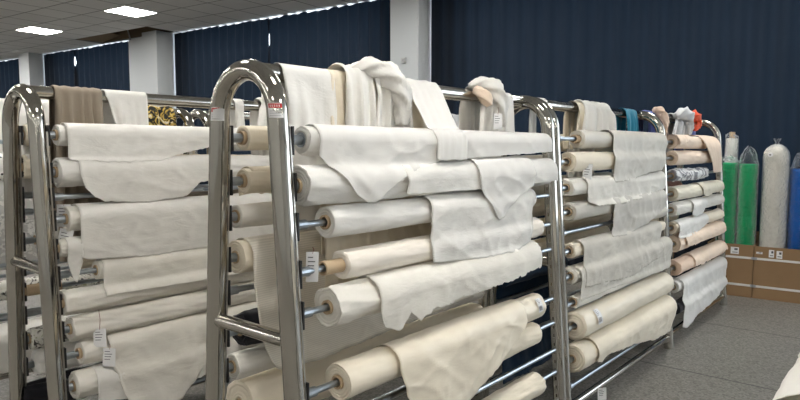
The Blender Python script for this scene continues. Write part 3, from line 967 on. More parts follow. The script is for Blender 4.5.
for z, m, lb in ((1.403, BROWN, 'red-brown fabric roll on the rear %s, upper one' % TR), (1.13, BROWN, 'red-brown fabric roll on the rear %s, mid-height' % TR), (0.858, CREAM, 'cream fabric roll on the rear %s' % TR)):
    roll('A3', 'b', 0.12, 1.6, z, 0.06, m, lb)

# ---- B1, front (second row, left)
LR = 'on the left rack'
roll('B1', 'f', 0.075, 1.70, 1.561, 0.048, WHITE, 'white fabric roll topmost ' + LR + ', a thin sheet hanging off it', wr=0.6,
     flaps=[dict(pts=[(0.10, 1.455), (0.28, 1.44), (0.52, 1.443), (0.66, 1.48), (0.85, 1.52), (1.1, 1.53)], amp=0.005, freq=4, eps=0.009)])
roll('B1', 'f', 0.064, 1.69, 1.399, 0.064, WHITE, 'fat white fabric roll second from the top ' + LR, wr=1.0,
     flaps=[dict(pts=[(0.135, 1.33), (0.16, 1.29), (0.20, 1.258), (0.45, 1.245), (0.65, 1.265), (0.72, 1.33), (0.9, 1.36)], amp=0.006, freq=4, skew=(0.05, 0))])
roll('B1', 'f', 0.092, 1.68, 1.191, 0.058, IVORY, 'ivory fabric roll third from the top ' + LR + ', wide sheet hanging off it', wr=0.5,
     flaps=[dict(pts=[(0.125, 1.02), (0.16, 1.005), (0.44, 0.985), (1.0, 1.0), (1.5, 1.01)], mat=WHITE, amp=0.006, freq=2.5, eps=0.010)])
roll('B1', 'f', 0.050, 1.67, 1.067, 0.040, IVORY, 'thin ivory fabric roll, pointed end hanging, beside the paper tags ' + LR,
     flaps=[dict(pts=[(0.07, 1.01), (0.095, 0.92), (0.11, 0.91), (0.135, 1.0)], mat=WHITE, amp=0.006, freq=5)])
roll('B1', 'f', 0.205, 1.66, 0.947, 0.046, IVORY, 'ivory fabric roll starting further in along its bare rod, mid-height ' + LR, core_out=0.004, wr=0.4,
     flaps=[dict(pts=[(0.215, 0.835), (0.75, 0.828), (1.3, 0.83)], amp=0.003, freq=2, rag=0.002, eps=0.008)])
roll('B1', 'f', 0.050, 1.65, 0.824, 0.057, IVORY, 'crinkled ivory fabric roll below the flat straight-edged sheet ' + LR, wr=1.5)
roll('B1', 'f', 0.075, 1.64, 0.704, 0.057, IVORY, 'ivory fabric roll with a paper tag hanging from it, low ' + LR, wr=1.4)
roll('B1', 'f', 0.110, 1.63, 0.587, 0.055, IVORY, 'ivory fabric roll with a long crumpled sheet falling off it, low ' + LR, core_out=0.012,
     flaps=[dict(pts=[(0.215, 0.49), (0.25, 0.33), (0.32, 0.26), (0.52, 0.26), (0.62, 0.36), (0.72, 0.45), (0.80, 0.50), (1.4, 0.52)], amp=0.024, freq=4.5, eps=0.010, skew=(0.04, 0), tuck=0)])
roll('B1', 'f', 0.074, 1.62, 0.448, 0.064, IVORY, 'ivory fabric roll lowest ' + LR, core_out=0.008,
     flaps=[dict(pts=[(0.15, 0.37), (0.3, 0.34), (0.9, 0.34)], mat=WHITE, amp=0.006)])
# B1, back: seen through the left end frame
BB = 'seen through the left end frame'
roll('B1', 'b', 0.055, 1.66, 1.566, 0.050, CREAM, 'cream fabric roll with tan core, topmost ' + BB, core_out=0.006,
     flaps=[dict(pts=[(0.07, 1.45), (0.2, 1.46), (0.9, 1.47)], mat=WHITE, amp=0.008)])
roll('B1', 'b', 0.044, 1.66, 1.415, 0.055, CREAM, 'cream fabric roll with ragged tan end, second ' + BB,
     flaps=[dict(pts=[(0.06, 1.32), (0.12, 1.22), (0.20, 1.13), (0.3, 1.15), (0.35, 1.3)], mat=WHITE, amp=0.012)])
roll('B1', 'b', 0.10, 1.66, 1.061, 0.045, WHITE, 'white fabric roll mid-height ' + BB, conical=0.01)
roll('B1', 'b', 0.30, 1.66, 0.94, 0.05, CREAM, 'cream fabric roll on the rear of the left rack, mid-height, further in')
roll('B1', 'b', 0.30, 1.66, 1.20, 0.055, TAUPE, 'brown fabric roll on the rear of the left rack, behind the taupe cloth')
roll('B1', 'b', 0.30, 1.66, 0.70, 0.05, IVORY, 'ivory fabric roll on the rear of the left rack, low, further in')
roll('B1', 'b', 0.045, 0.20, 0.816, 0.029, BOARD, 'brown cardboard tube without cloth, ' + BB, wr=0.1)
roll('B1', 'b', 0.06, 1.6, 0.573, 0.054, FLORAL, 'white fabric roll with dark floral print, ' + BB, wr=1.0)
roll('B1', 'b', 0.09, 1.66, 0.44, 0.062, WHITE, 'white fabric roll with bunched end, lowest ' + BB, wr=1.8, conical=0.02)
roll('B1', 'b', 0.02, 1.2, 0.28, 0.066, BLACK, 'black fabric roll at the foot of the left rack', wr=2.0)

# ---- B2 : pale rolls of the second row
for z, m, lb in ((1.54, WHITE, 'white fabric roll topmost on the second-row rack behind the nearest one'), (1.4035, IVORY, 'ivory fabric roll second down on the second-row rack behind the nearest one'),
                 (1.13, CREAM, 'cream fabric roll mid-height on the second-row rack behind the nearest one'), (0.858, IVORY, 'ivory fabric roll low on the second-row rack behind the nearest one'),
                 (0.585, CREAM, 'cream fabric roll lowest on the second-row rack behind the nearest one')):
    roll('B2', 'f', 0.10, 1.62, z, 0.06, m, lb)
# ---- C1 / C2
roll('C1', 'f', 0.12, 0.66, 1.4035, 0.085, DOTS, 'white fabric roll with small black dots, at the left picture edge', wr=0.6)
roll('C1', 'f', 0.10, 1.66, 1.2675, 0.05, LACE, 'white lace roll of the third row whose sheet hangs behind the left end frame', wr=0.6,
     flaps=[dict(pts=[(0.35, 0.84), (0.6, 0.83), (1.2, 0.85)], amp=0.012, freq=3, eps=0.01, a0=-90)])
roll('C1', 'f', 0.10, 1.66, 0.7215, 0.055, FLORAL, 'floral printed fabric roll below the lace sheet in the third row')
roll('C1', 'f', 0.10, 1.66, 0.4485, 0.085, WHITE, 'thick white fabric roll low in the third row, left picture edge', wr=1.6,
     flaps=[dict(pts=[(0.3, 0.30), (0.7, 0.28), (1.3, 0.30)], amp=0.012, freq=3)])
roll('C1', 'f', 0.10, 1.66, 1.54, 0.045, IVORY, 'ivory fabric roll topmost in the third row, beside the dotted roll') if False else None
for z, m, lb in ((1.54, WHITE, 'white fabric roll topmost on the far third-row rack'), (1.2675, CREAM, 'cream fabric roll on the far third-row rack, third down'), (0.858, WHITE, 'white fabric roll on the far third-row rack, low down')):
    roll('C2', 'f', 0.10, 1.62, z, 0.06, m, lb)

# ---- foreground rack D (only its rolls reach into the lower right corner)
make_rack('D1', 1.47, -0.075, 1.75, 'steel fabric rack beside the camera, its rolls reaching into the lower right corner', [], [1.125, 0.885])
roll('D1', 'b', 0.11, 1.6, 0.885, 0.080, PISTACHIO, 'cream fabric roll end in the lower right corner, under a white sheet', wr=0.5, dy=0.040, core_out=0.0)
roll('D1', 'b', 0.13, 1.6, 1.125, 0.055, CREAM, 'cream fabric roll just inside the right picture edge, above the white sheet', wr=0.5, dy=-0.022, core_out=0.0,
     flaps=[dict(pts=[(0.085, 0.80), (0.5, 0.80), (1.5, 0.82)], mat=WHITE, amp=0.004, freq=3, eps=0.010, tuck=0.2, a0=75)])

for a in R_flaps:
    build_flap(*a)
# second piece on A3's top roll: a pale peach cloth hanging over both peach rolls
R3 = RACKS['A3']

# ---- cloths on the rails
drape('A1', 'smooth white cloth hung over the rail right behind the nearest arch', WHITE, (0.12, 0.355), (0.15, 0.36), [(0, 1.36), (1, 1.34)], (0.14, 0.36), [(0, 1.2), (1, 1.2)], folds=1.2, amp=0.008, seed=3)
drape('A1', 'cream cloth with long vertical pleats hung next to the smooth white one', CREAM, (0.34, 0.52), (0.30, 1.0), [(0, 0.98), (1, 0.96)], (0.36, 0.6), [(0, 1.1), (1, 1.1)], folds=6.2, amp=0.014, seed=5, hold=0.1)
drape('A1', 'white pleated cloth hung over the pleated cream one, right of the smooth white cloth', WHITE, (0.395, 0.53), (0.385, 0.545), [(0, 1.47), (1, 1.46)], (0.40, 0.6), [(0, 1.25), (1, 1.25)], folds=2.2, amp=0.016, seed=8, hold=0.5, lift=0.022)
kb = empty('knotted_cloth', (1.235 + 0.60, 1.71, 1.755))
tag(kb, 'cream-white cloth bunched and twisted round the rail of the nearest rack', 'cloth', 'cloths hung over the rack rails')
drape('A1', '', WHITE, (0.54, 0.73), (0.52, 0.78), [(0, 1.45), (1, 1.45)], (0.54, 0.78), [(0, 1.25), (1, 1.25)], folds=3.3, amp=0.022, seed=13, hold=0.5, parent=kb, name='hanging_skirt', lift=0.022)
drape('A1', '', CREAM, (0.52, 0.66), (0.52, 0.64), [(0, 1.40), (1, 1.42)], (0.54, 0.7), [(0, 1.3), (1, 1.3)], folds=2.1, amp=0.008, seed=15, hold=0.2, parent=kb, name='under_layer')
twisted(kb, [(-0.15, -0.02, 0.040), (-0.08, -0.040, 0.055), (-0.01, -0.062, 0.040), (0.05, -0.075, -0.005), (0.085, -0.080, -0.075), (0.08, -0.078, -0.16)], [0.012, 0.034, 0.044, 0.046, 0.038, 0.026], WHITE, 2)
# diagonal strip falling across the top roll
def strip(label, rk, ctr, width, mat, seed):
    """ctr: list of (x, y_offset_from_rack_middle, z, width) through which the ribbon's middle runs"""
    R = RACKS[rk]
    P = [Vector(c[:3]) for c in ctr]; W = [c[3] for c in ctr]
    Q = []; QW = []
    for i in range(len(P) - 1):
        p0, p1, p2, p3 = P[max(i - 1, 0)], P[i], P[i + 1], P[min(i + 2, len(P) - 1)]
        for k in range(8):
            t = k / 8
            Q.append(0.5 * ((2 * p1) + (p2 - p0) * t + (2 * p0 - 5 * p1 + 4 * p2 - p3) * t * t + (3 * p1 - p0 - 3 * p2 + p3) * t ** 3))
            QW.append(W[i] + (W[i + 1] - W[i]) * t)
    Q.append(P[-1]); QW.append(W[-1])
    n = 18
    base = P[0]
    vs = []
    for k, (q, w) in enumerate(zip(Q, QW)):
        for i in range(n + 1):
            t = i / n - 0.5
            f = 0.006 * math.sin(t * 14 + seed + k * 0.05) + 0.004 * nz(t * 5, k * 0.15, seed)
            vs.append(q + Vector((w * t, -abs(f) - 0.002, 0.25 * f)) - base)
    fs = [(k * (n + 1) + i, k * (n + 1) + i + 1, (k + 1) * (n + 1) + i + 1, (k + 1) * (n + 1) + i) for k in range(len(Q) - 1) for i in range(n)]
    o = mesh_obj('draped_cloth', vs, fs, mat, None, True, loc=base + Vector((R.X0, R.Yc, 0)))
    solidify(o, 0.0018)
    tag(o, label, 'cloth', 'cloths hung over the rack rails')
strip('white strip of cloth slanting from the nearest rack rail down over its top roll', 'A1',
      [(0.86, 0.05, 1.60, 0.24), (0.865, 0.040, 1.74, 0.24), (0.87, 0.0, 1.793, 0.24), (0.865, -0.045, 1.755, 0.24), (0.855, -0.105, 1.665, 0.225), (0.84, -0.16, 1.590, 0.21), (0.83, -0.20, 1.572, 0.21), (0.825, -0.224, 1.53, 0.20), (0.82, -0.228, 1.455, 0.20)], 0.19, GAUZE, 4)
drape('A1', 'plain cream cloth hanging behind the slanting white strip', CREAM, (0.735, 0.86), (0.74, 0.92), [(0, 1.40), (1, 1.42)], (0.74, 0.9), [(0, 1.3), (1, 1.3)], folds=1.6, amp=0.010, seed=21)
k2 = empty('knotted_cloth', (1.235 + 1.32, 1.71, 1.755))
tag(k2, 'white cloth with a paper tag on it, knotted round the nearest rack rail', 'cloth', 'cloths hung over the rack rails')
drape('A1', '', WHITE, (1.29, 1.47), (1.26, 1.52), [(0, 1.50), (1, 1.50)], (1.29, 1.5), [(0, 1.3), (1, 1.3)], folds=3.4, amp=0.024, seed=31, hold=0.6, parent=k2, name='hanging_skirt', lift=0.006)
twisted(k2, [(-0.06, -0.01, 0.045), (0.01, -0.045, 0.055), (0.06, -0.075, 0.02), (0.09, -0.08, -0.05), (0.12, -0.07, -0.14)], [0.012, 0.035, 0.046, 0.044, 0.026], WHITE, 5)
twisted(k2, [(-0.045, -0.03, 0.028), (-0.03, -0.075, -0.005), (0.0, -0.082, -0.045)], [0.018, 0.03, 0.02], PALEPEACH, 7, name='peach_lining')
drape('A1', 'short white cloth hung at the far end of the nearest rack rail', WHITE, (1.49, 1.62), (1.51, 1.64), [(0, 1.50), (1, 1.52)], (1.5, 1.63), [(0, 1.4), (1, 1.4)], folds=1.5, amp=0.010, seed=35)
o = None if True else drape('A1', 'dark blue cloth hanging low at the far end of the nearest rack', BLUE, (1.45, 1.70), (1.42, 1.72), [(0, 0.25), (1, 0.25)], (1.45, 1.7), [(0, 0.9), (1, 0.9)], folds=2.2, amp=0.012, seed=37)
drape('A2', 'narrow white strip of cloth over the arch of the second front rack', WHITE, (0.10, 0.165), (0.12, 0.18), [(0, 1.50), (1, 1.48)], (0.1, 0.17), [(0, 1.5), (1, 1.5)], folds=0.8, amp=0.006, seed=41)
drape('A2', 'white and cream cloth heaped over the rail of the second front rack', WHITE, (0.62, 1.02), (0.56, 1.12), [(0, 1.50), (1, 1.50)], (0.64, 1.04), [(0, 1.3), (1, 1.3)], folds=4.2, amp=0.024, seed=43, hold=0.6, lift=0.006)
drape('A2', 'cream cloth tucked beneath the heaped white cloth of the second front rack', CREAM, (0.55, 0.68), (0.50, 0.70), [(0, 1.60), (1, 1.58)], (0.55, 0.66), [(0, 1.5), (1, 1.5)], folds=2.0, amp=0.016, seed=44, hold=0.3, lift=0.002)
drape('A2', 'teal cloth hung over the rail of the second front rack', TEAL, (1.34, 1.56), (1.36, 1.60), [(0, 1.5), (1, 1.5)], (1.34, 1.54), [(0, 1.4), (1, 1.4)], folds=2.0, amp=0.016, seed=45, hold=0.2)
k3 = empty('knotted_cloth', (4.91 + 0.12, 1.75, 1.755))
tag(k3, 'blue-violet and peach cloths bunched over the rail by the arch of the last front rack', 'cloth', 'cloths hung over the rack rails')
drape('A3', '', PURPLE, (0.06, 0.20), (0.05, 0.22), [(0, 1.55), (1, 1.55)], (0.06, 0.22), [(0, 1.4), (1, 1.4)], folds=2.2, amp=0.02, seed=51, hold=0.5, parent=k3, name='blue_cloth', lift=0.004)
twisted(k3, [(0.06, -0.04, 0.055), (0.12, -0.07, 0.03), (0.15, -0.075, -0.06), (0.16, -0.07, -0.15)], [0.02, 0.042, 0.048, 0.03], PEACH, 3, name='peach_cloth')
k4 = empty('knotted_cloth', (4.91 + 0.80, 1.75, 1.755))
tag(k4, 'pale grey cloth knotted round the rail of the last front rack', 'cloth', 'cloths hung over the rack rails')
drape('A3', '', GREY, (0.70, 0.98), (0.55, 1.05), [(0, 1.58), (1, 1.56)], (0.7, 1.0), [(0, 1.4), (1, 1.4)], folds=3.4, amp=0.03, seed=53, hold=0.5, parent=k4, name='hanging_skirt', lift=0.004)
twisted(k4, [(-0.12, -0.05, 0.02), (-0.02, -0.08, 0.05), (0.08, -0.085, 0.03), (0.12, -0.08, -0.06), (0.10, -0.07, -0.16)], [0.025, 0.05, 0.055, 0.05, 0.03], GREY, 6)
k5 = empty('knotted_cloth', (4.91 + 1.16, 1.75, 1.755))
tag(k5, 'orange-red cloth knotted round the rail beside the pale grey one', 'cloth', 'cloths hung over the rack rails')
twisted(k5, [(-0.08, -0.04, 0.045), (0.0, -0.06, 0.05), (0.07, -0.065, 0.02), (0.06, -0.07, -0.04), (-0.02, -0.075, -0.07)], [0.025, 0.045, 0.047, 0.04, 0.025], RED, 8)
drape('A3', '', PURPLE, (1.02, 1.28), (1.0, 1.3), [(0, 1.5), (1, 1.5)], (1.05, 1.25), [(0, 1.4), (1, 1.4)], folds=3, amp=0.02, seed=55, hold=0.2, parent=k5, name='dark_lining')
# pale peach cloth over the two top rolls of the last rack
strip('pale peach cloth hanging over the right ends of the two top peach rolls', 'A3',
      [(1.12, -0.02, 1.62, 0.52), (1.12, -0.12, 1.622, 0.52), (1.13, -0.19, 1.605, 0.52), (1.14, -0.232, 1.55, 0.50), (1.20, -0.246, 1.45, 0.38), (1.24, -0.252, 1.36, 0.30), (1.26, -0.252, 1.29, 0.26)], 0.3, PALEPEACH, 9)

drape('B1', 'taupe cloth with vertical pleats hung over the rail of the left rack', TAUPE, (0.125, 0.34), (0.115, 0.35), [(0, 0.98), (1, 0.98)], (0.12, 0.34), [(0, 1.2), (1, 1.2)], folds=4.6, amp=0.024, seed=61, hold=0.15)
drape('B1', 'plain white cloth hung over the rail beside the taupe one', WHITE, (0.355, 0.565), (0.40, 0.565), [(0, 1.60), (0.3, 1.56), (1, 1.56)], (0.36, 0.56), [(0, 1.4), (1, 1.4)], folds=1.0, amp=0.005, seed=63, rag=0.003)
drape('B1', 'thin white cloth over the left rack rail, behind the nearest arch', WHITE, (1.09, 1.15), (1.10, 1.16), [(0, 1.55), (1, 1.55)], (1.09, 1.15), [(0, 1.5), (1, 1.5)], folds=1.0, amp=0.006, seed=65)
k6 = empty('knotted_cloth', (1.04 + 1.36, 3.10, 1.755))
tag(k6, 'white cloth knotted over the left rack rail, seen inside the nearest arch', 'cloth', 'cloths hung over the rack rails')
drape('B1', '', WHITE, (1.27, 1.5), (1.2, 1.52), [(0, 1.5), (1, 1.5)], (1.27, 1.5), [(0, 1.4), (1, 1.4)], folds=3.2, amp=0.026, seed=67, hold=0.6, parent=k6, name='hanging_skirt', lift=0.004)
twisted(k6, [(-0.08, -0.04, 0.05), (0.0, -0.075, 0.05), (0.07, -0.09, 0.0), (0.08, -0.08, -0.10)], [0.025, 0.05, 0.05, 0.03], WHITE, 9)
# second row behind
drape('B2', 'peach cloth over the second-row rail, glimpsed behind the slanting white strip', PALEPEACH, (0.80, 0.92), (0.78, 0.94), [(0, 1.5), (1, 1.5)], (0.8, 0.92), [(0, 1.4), (1, 1.4)], folds=2, amp=0.02, seed=71, hold=0.5)
drape('B2', 'white cloth over the second-row rail, right of the peach one behind the slanting strip', WHITE, (0.95, 1.28), (0.92, 1.32), [(0, 1.5), (1, 1.5)], (0.95, 1.28), [(0, 1.4), (1, 1.4)], folds=3, amp=0.024, seed=73, hold=0.5)
drape('B2', 'pale grey cloth over the second-row rail, next to the distant arch', GREY, (1.36, 1.66), (1.36, 1.68), [(0, 1.5), (1, 1.5)], (1.36, 1.66), [(0, 1.4), (1, 1.4)], folds=2, amp=0.016, seed=75, hold=0.4)
# third row
drape('C1', 'white cloth over the third-row rail, behind the left arch', WHITE, (0.55, 0.95), (0.52, 1.0), [(0, 1.45), (1, 1.45)], (0.6, 0.9), [(0, 1.4), (1, 1.4)], folds=2.4, amp=0.02, seed=81, hold=0.3)
drape('C1', 'black and gold printed cloth hung over the third-row rail', GOLD, (1.38, 1.72), (1.36, 1.74), [(0, 1.52), (1, 1.52)], (1.4, 1.7), [(0, 1.4), (1, 1.4)], folds=2.6, amp=0.02, seed=83, hold=0.4)
drape('C2', 'white cloth over the third-row rail, right of the black and gold one', WHITE, (0.10, 0.30), (0.10, 0.32), [(0, 1.52), (1, 1.5)], (0.1, 0.3), [(0, 1.4), (1, 1.4)], folds=1.6, amp=0.01, seed=85)

# ---- paper tags
paper_tag('white paper tag on the bare rod left of the tan tube end, nearest rack', (1.335, 1.512, 1.185), 0.040, 0.098, -0.75, 0.03, 0.016)
paper_tag('white paper tag on the knotted white cloth of the nearest rack', (2.60, 1.605, 1.700), 0.045, 0.075, -0.6, 0.0, 0.03)
paper_tag('white paper tag hanging on the cream roll of the second front rack', (3.42, 1.505, 1.435), 0.055, 0.10, -0.7, 0.08, 0.0 + 0.02)
paper_tag('white paper tag hanging from the bottom rail of the second front rack', (3.48, 1.445, 0.062), 0.0, 0.0, 0) if False else None
paper_tag('white paper tag on the floor rail of the second front rack', (3.50, 1.425, 0.115), 0.055, 0.075, -0.7, -0.05, 0.02)
paper_tag('white paper tag dangling below a long red string, left rack, low', (1.215, 2.815, 0.78), 0.055, 0.085, -0.75, 0.0, 0.085)
paper_tag('white paper tag under the one on the long red string, left rack, with dark print', (1.25, 2.80, 0.62), 0.055, 0.085, -0.75, 0.06, 0.02)
paper_tag('upper large paper tag beside the third roll of the left rack', (1.13, 2.93, 1.285), 0.060, 0.10, -0.8, 0.0, 0.03)
paper_tag('lower tilted paper tag under the third roll of the left rack', (1.135, 2.905, 1.165), 0.060, 0.10, -0.8, 0.22, 0.02)
# labels stuck on two rolls
def roll_label(parent_label, xr, ang, rr, w, h):
    par = [o for o in bpy.data.objects if o.get('label') == parent_label][0]
    mb = MB()
    def patch(u0, u1, v0, v1, e, mi):
        vs = []; k = 6
        for q in range(k + 1):
            a = ang + (v0 + (v1 - v0) * q / k) / rr
            for u in (u0, u1):
                vs.append((xr + u, -(rr + e) * math.sin(a), (rr + e) * math.cos(a)))
        mb.add(vs, [(2 * q, 2 * q + 2, 2 * q + 3, 2 * q + 1) for q in range(k)], mi)
    patch(0, w, 0, h, 0, 0)
    for k in range(4):
        patch(w * 0.15, w * (0.5 + 0.1 * (k % 3)), h * (0.10 + 0.10 * k), h * (0.13 + 0.10 * k), 0.0006, 1)
    for k in range(8):
        patch(w * (0.15 + 0.085 * k), w * (0.15 + 0.085 * k + 0.04), h * 0.58, h * 0.88, 0.0006, 1)
    mb.build('paper_label', [PAPER, INK], par, True)
roll_label('shiny cream fabric roll, long sheet hanging off it, low ' + NR, 1.275, math.radians(40), 0.0705, 0.045, 0.07)
roll_label('thick cream fabric roll with a printed label, next to lowest ' + SR, 0.13, math.radians(35), 0.0885, 0.06, 0.09)

# ---- cartons with standing rolls by the curtain
def carton(label, x, y, w, d, h, rz, flaps, stickers):
    r = empty('cardboard_carton', (x, y, 0), rz)
    tag(r, label, 'carton', 'cartons along the curtain')
    t = 0.006
    mb = MB()
    mb.box(0, d, 0, w, 0.002, 0.008)
    mb.box(0, t, 0, w, 0.008, h); mb.box(d - t, d, 0, w, 0.008, h)
    mb.box(t, d - t, 0, t, 0.008, h); mb.box(t, d - t, w - t, w, 0.008, h)
    mb.build('box_body', CARTON, r)
    for (x0, y0, x1, y1, dx, dy, up) in flaps:
        q = [(x0, y0, h), (x1, y1, h), (x1 + dx, y1 + dy, h + up * 0.9), (x0 + dx, y0 + dy, h + up)]
        f = MB().add(q + [(a + 0.003, b + 0.003, c) for a, b, c in q], [(0, 1, 2, 3), (7, 6, 5, 4), (0, 4, 5, 1), (1, 5, 6, 2), (2, 6, 7, 3), (3, 7, 4, 0)])
        f.build('top_flap', CARTON, r)
    for (yy, zz, w_, h_) in stickers:
        s = MB().box(-0.0012, -0.0002, yy, yy + w_, zz, zz + h_, 0)
        s.box(-0.0018, -0.0012, yy + w_ * .15, yy + w_ * .55, zz + h_ * .55, zz + h_ * .85, 1)
        s.box(-0.0018, -0.0012, yy + w_ * .15, yy + w_ * .8, zz + h_ * .2, zz + h_ * .3, 1)
        s.build('shipping_label', [PAPER, INK], r)
    return r
RZ = math.radians(4)
cy = lambda y: 7.035 - math.sin(RZ) * (y - 1.2)
carton('brown carton holding the two green rolls', cy(1.338), 1.338, 0.42, 0.44, 0.535, RZ, [(0.43, 0.01, 0.43, 0.40, 0.04, 0.0, 0.09)], [(0.13, 0.435, 0.075, 0.07), (0.29, 0.45, 0.02, 0.03)])
carton('brown carton holding the tall white roll and a blue roll', cy(0.925), 0.925, 0.408, 0.44, 0.53, RZ, [(0.05, 0.004, 0.40, 0.004, 0.0, -0.01, 0.085)], [(0.165, 0.425, 0.050, 0.075), (0.235, 0.430, 0.045, 0.075), (0.335, 0.455, 0.055, 0.02)])
carton('brown carton cut off by the right picture edge', cy(0.50) + 0.01, 0.50, 0.41, 0.44, 0.60, RZ, [], [])
def strap(label, z):
    mb = MB()
    r = empty('strapping_band', (cy(0.925), 0.925, z), RZ)
    w = 0.835; d = 0.44; e = 0.0025; hh = 0.011
    for x0, x1, y0, y1 in ((-e, -0.0005, -e, w + e), (d + 0.0005, d + e, -e, w + e), (-e, d + e, -e, -0.0005), (-e, d + e, w + 0.0005, w + e)):
        mb.box(x0, x1, y0, y1, -hh, hh)
    mb.build('band', TAPE, r)
    MB().box(-0.006, -0.003, 0.38, 0.43, -hh * 1.2, hh * 1.2).build('seal_clip', ROD, r)
    tag(r, label, 'strap', 'white straps round the cartons')
strap('upper white strap round the two brown cartons', 0.405)
strap('lower white strap round the two brown cartons', 0.125)

def standing_roll(label, x, y, Rr, h, mat, z0=0.01, lean=(0, 0), dome=0.0, core=0.0, bag=True, bag_top=0.1, seed=1, spot=False):
    r = empty('wrapped_fabric_roll', (x, y, z0))
    r.rotation_euler = (lean[0], lean[1], 0)
    tag(r, label, 'fabric roll', 'upright wrapped rolls in the cartons')
    seg = 36
    prof = [(0.004, 0.0)] + [(Rr * 0.98, 0.0)] + [(Rr, 0.01 + (h - 0.02 - dome) * k / 24) for k in range(25)]
    if dome > 0:
        prof += [(Rr * math.cos(a), h - dome + dome * math.sin(a)) for a in (0.35, 0.7, 1.0, 1.25, 1.45)] + [(0.004, h)]
    else:
        prof += [(Rr * 0.97, h), (Rr * 0.7, h + 0.004), (Rr * 0.4, h - 0.002), (0.004, h)]
    vs = []
    for (rr, z) in prof:
        for q in range(seg):
            a = 2 * PI * q / seg
            e = 0.012 * nz(math.cos(a) * 1.5 + seed, math.sin(a) * 1.5, z * 3) + 0.010 * nz(math.cos(a) * 2 + seed, math.sin(a) * 2 + z * 3, z * 12)
            k = rr + e * (1 if rr > Rr * .5 else 0)
            vs.append((k * math.cos(a), k * math.sin(a), z))
    n = len(prof)
    fs = [(i * seg + q, i * seg + (q + 1) % seg, (i + 1) * seg + (q + 1) % seg, (i + 1) * seg + q) for i in range(n - 1) for q in range(seg)]
    fs += [tuple(range(seg - 1, -1, -1)), tuple((n - 1) * seg + q for q in range(seg))]
    mesh_obj('wound_fabric', vs, fs, mat, r)
    if core:
        cv, cf = core_mesh(0, core + 0.03, 0.028, 0.021)
        o = mesh_obj('cardboard_core', [(b, c, h - 0.03 + a) for a, b, c in cv], cf, BOARD, r)
        autosmooth(o)
    if spot:
        mb = MB().tube([(-Rr - 0.010, 0.035, h - dome * 0.85), (-Rr * 0.86, 0.035, h - dome * 0.85)], 0.022, 16)
        mb.tube([(-Rr - 0.012, 0.035, h - dome * 0.85), (-Rr - 0.009, 0.035, h - dome * 0.85)], 0.008, 12, mi=1)
        mb.build('round_seal', [PAPER, INK], r)
    if bag:
        bp = [(Rr + 0.009, 0.45 + (h - 0.45 - dome) * k / 14) for k in range(15)]
        if dome > 0:
            bp += [((Rr + 0.008) * math.cos(a), h - dome + (dome + 0.006) * math.sin(a)) for a in (0.4, 0.8, 1.15, 1.38)]
            bp += [(0.014, h + 0.02), (0.03, h + 0.045), (0.035, h + 0.06)]
        else:
            bp += [(Rr * 0.99, h + 0.03), (Rr * 0.85, h + bag_top * 0.45), (Rr * 0.55, h + bag_top * 0.8), (Rr * 0.2, h + bag_top), (0.012, h + bag_top * 1.02)]
        vs = []
        for j, (rr, z) in enumerate(bp):
            for q in range(seg):
                a = 2 * PI * q / seg
                top = max(0, (z - h) / max(bag_top, .05))
                e = (0.003 + 0.03 * top * (dome == 0)) * nz(math.cos(a) * 2.5 + seed, math.sin(a) * 2.5, z * 14)
                zz = z + (0.05 * nz(math.cos(a) * 1.7 + seed, math.sin(a) * 1.7, 5) * min(1, top * 2) if dome == 0 else 0)
                k = max(0.004, rr + abs(e) if z < h else rr + e)
                vs.append((k * math.cos(a), k * math.sin(a), zz))
        n = len(bp)
        fs = [(i * seg + q, i * seg + (q + 1) % seg, (i + 1) * seg + (q + 1) % seg, (i + 1) * seg + q) for i in range(n - 1) for q in range(seg)]
        mesh_obj('plastic_bag', vs, fs, PLASTIC, r)
    return r
standing_roll('green fabric roll in clear plastic, left of the two', 7.165, 1.630, 0.088, 1.345, GREENCLOTH, bag_top=0.06, seed=3)
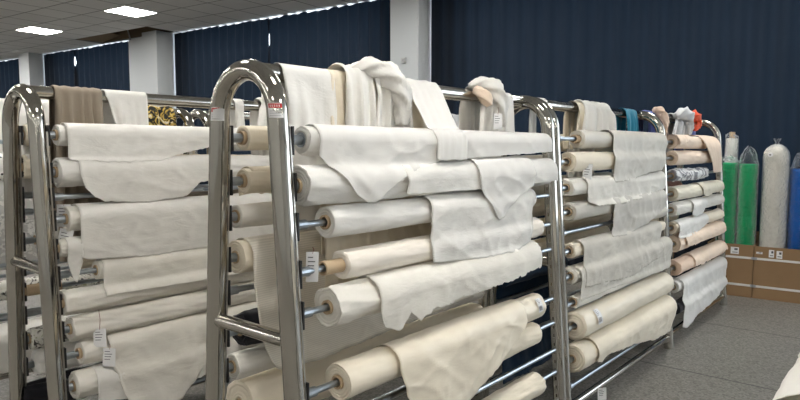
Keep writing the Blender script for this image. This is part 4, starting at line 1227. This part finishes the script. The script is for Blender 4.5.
standing_roll('green fabric roll in clear plastic with a puffed bag top, right of the two', 7.165, 1.443, 0.083, 1.335, GREENCLOTH, bag_top=0.16, seed=5)
standing_roll('slim white fabric roll with a tan core, behind the green rolls', 7.345, 1.655, 0.055, 1.60, WHITE, lean=(0.0, 0.02), core=0.07, bag_top=0.05, seed=7)
standing_roll('tall pale beige fabric roll in clear plastic, tied at the top', 7.19, 1.205, 0.108, 1.535, PALECLOTH, dome=0.12, seed=9, spot=True)
standing_roll('blue fabric roll in clear plastic, right of the tall pale one', 7.31, 1.022, 0.074, 1.29, BLUECLOTH, bag_top=0.14, seed=11)
standing_roll('blue fabric roll in clear plastic at the right picture edge', 7.20, 0.80, 0.085, 1.28, BLUECLOTH, bag_top=0.12, seed=13)

# ------------------------------------------------------------------ camera
f_px = 625.0
p = math.atan2(51.0, f_px)
th = math.atan2(536.0 * math.cos(p), f_px)
F = Vector((math.cos(th) * math.cos(p), math.sin(th) * math.cos(p), -math.sin(p)))
Rt = Vector((math.sin(th), -math.cos(th), 0))
Up = Rt.cross(F)
cam = bpy.data.cameras.new('camera')
cam.sensor_width = 36.0
cam.lens = f_px / 800.0 * 36.0
cam.clip_start = 0.02
co = bpy.data.objects.new('camera', cam)
M = Matrix((( Rt.x, Up.x, -F.x, 0), (Rt.y, Up.y, -F.y, 0), (Rt.z, Up.z, -F.z, 1.5), (0, 0, 0, 1)))
co.matrix_world = M
COL.objects.link(co)
scene.camera = co

# ------------------------------------------------------------------ light
w = bpy.data.worlds.new('world')
scene.world = w
w.use_nodes = True
w.node_tree.nodes['Background'].inputs['Color'].default_value = (0.6, 0.7, 0.8, 1)
w.node_tree.nodes['Background'].inputs['Strength'].default_value = 0.3
scene.view_settings.view_transform = 'Standard'
scene.view_settings.look = 'None'
scene.view_settings.gamma = 1.0
scene.view_settings.exposure = 1.18
scene.view_settings.use_curve_mapping = False
scene.cycles.use_denoising = True
scene.cycles.max_bounces = 10
scene.cycles.diffuse_bounces = 5
scene.cycles.transparent_max_bounces = 16
scene.cycles.caustics_reflective = False
scene.cycles.caustics_refractive = False
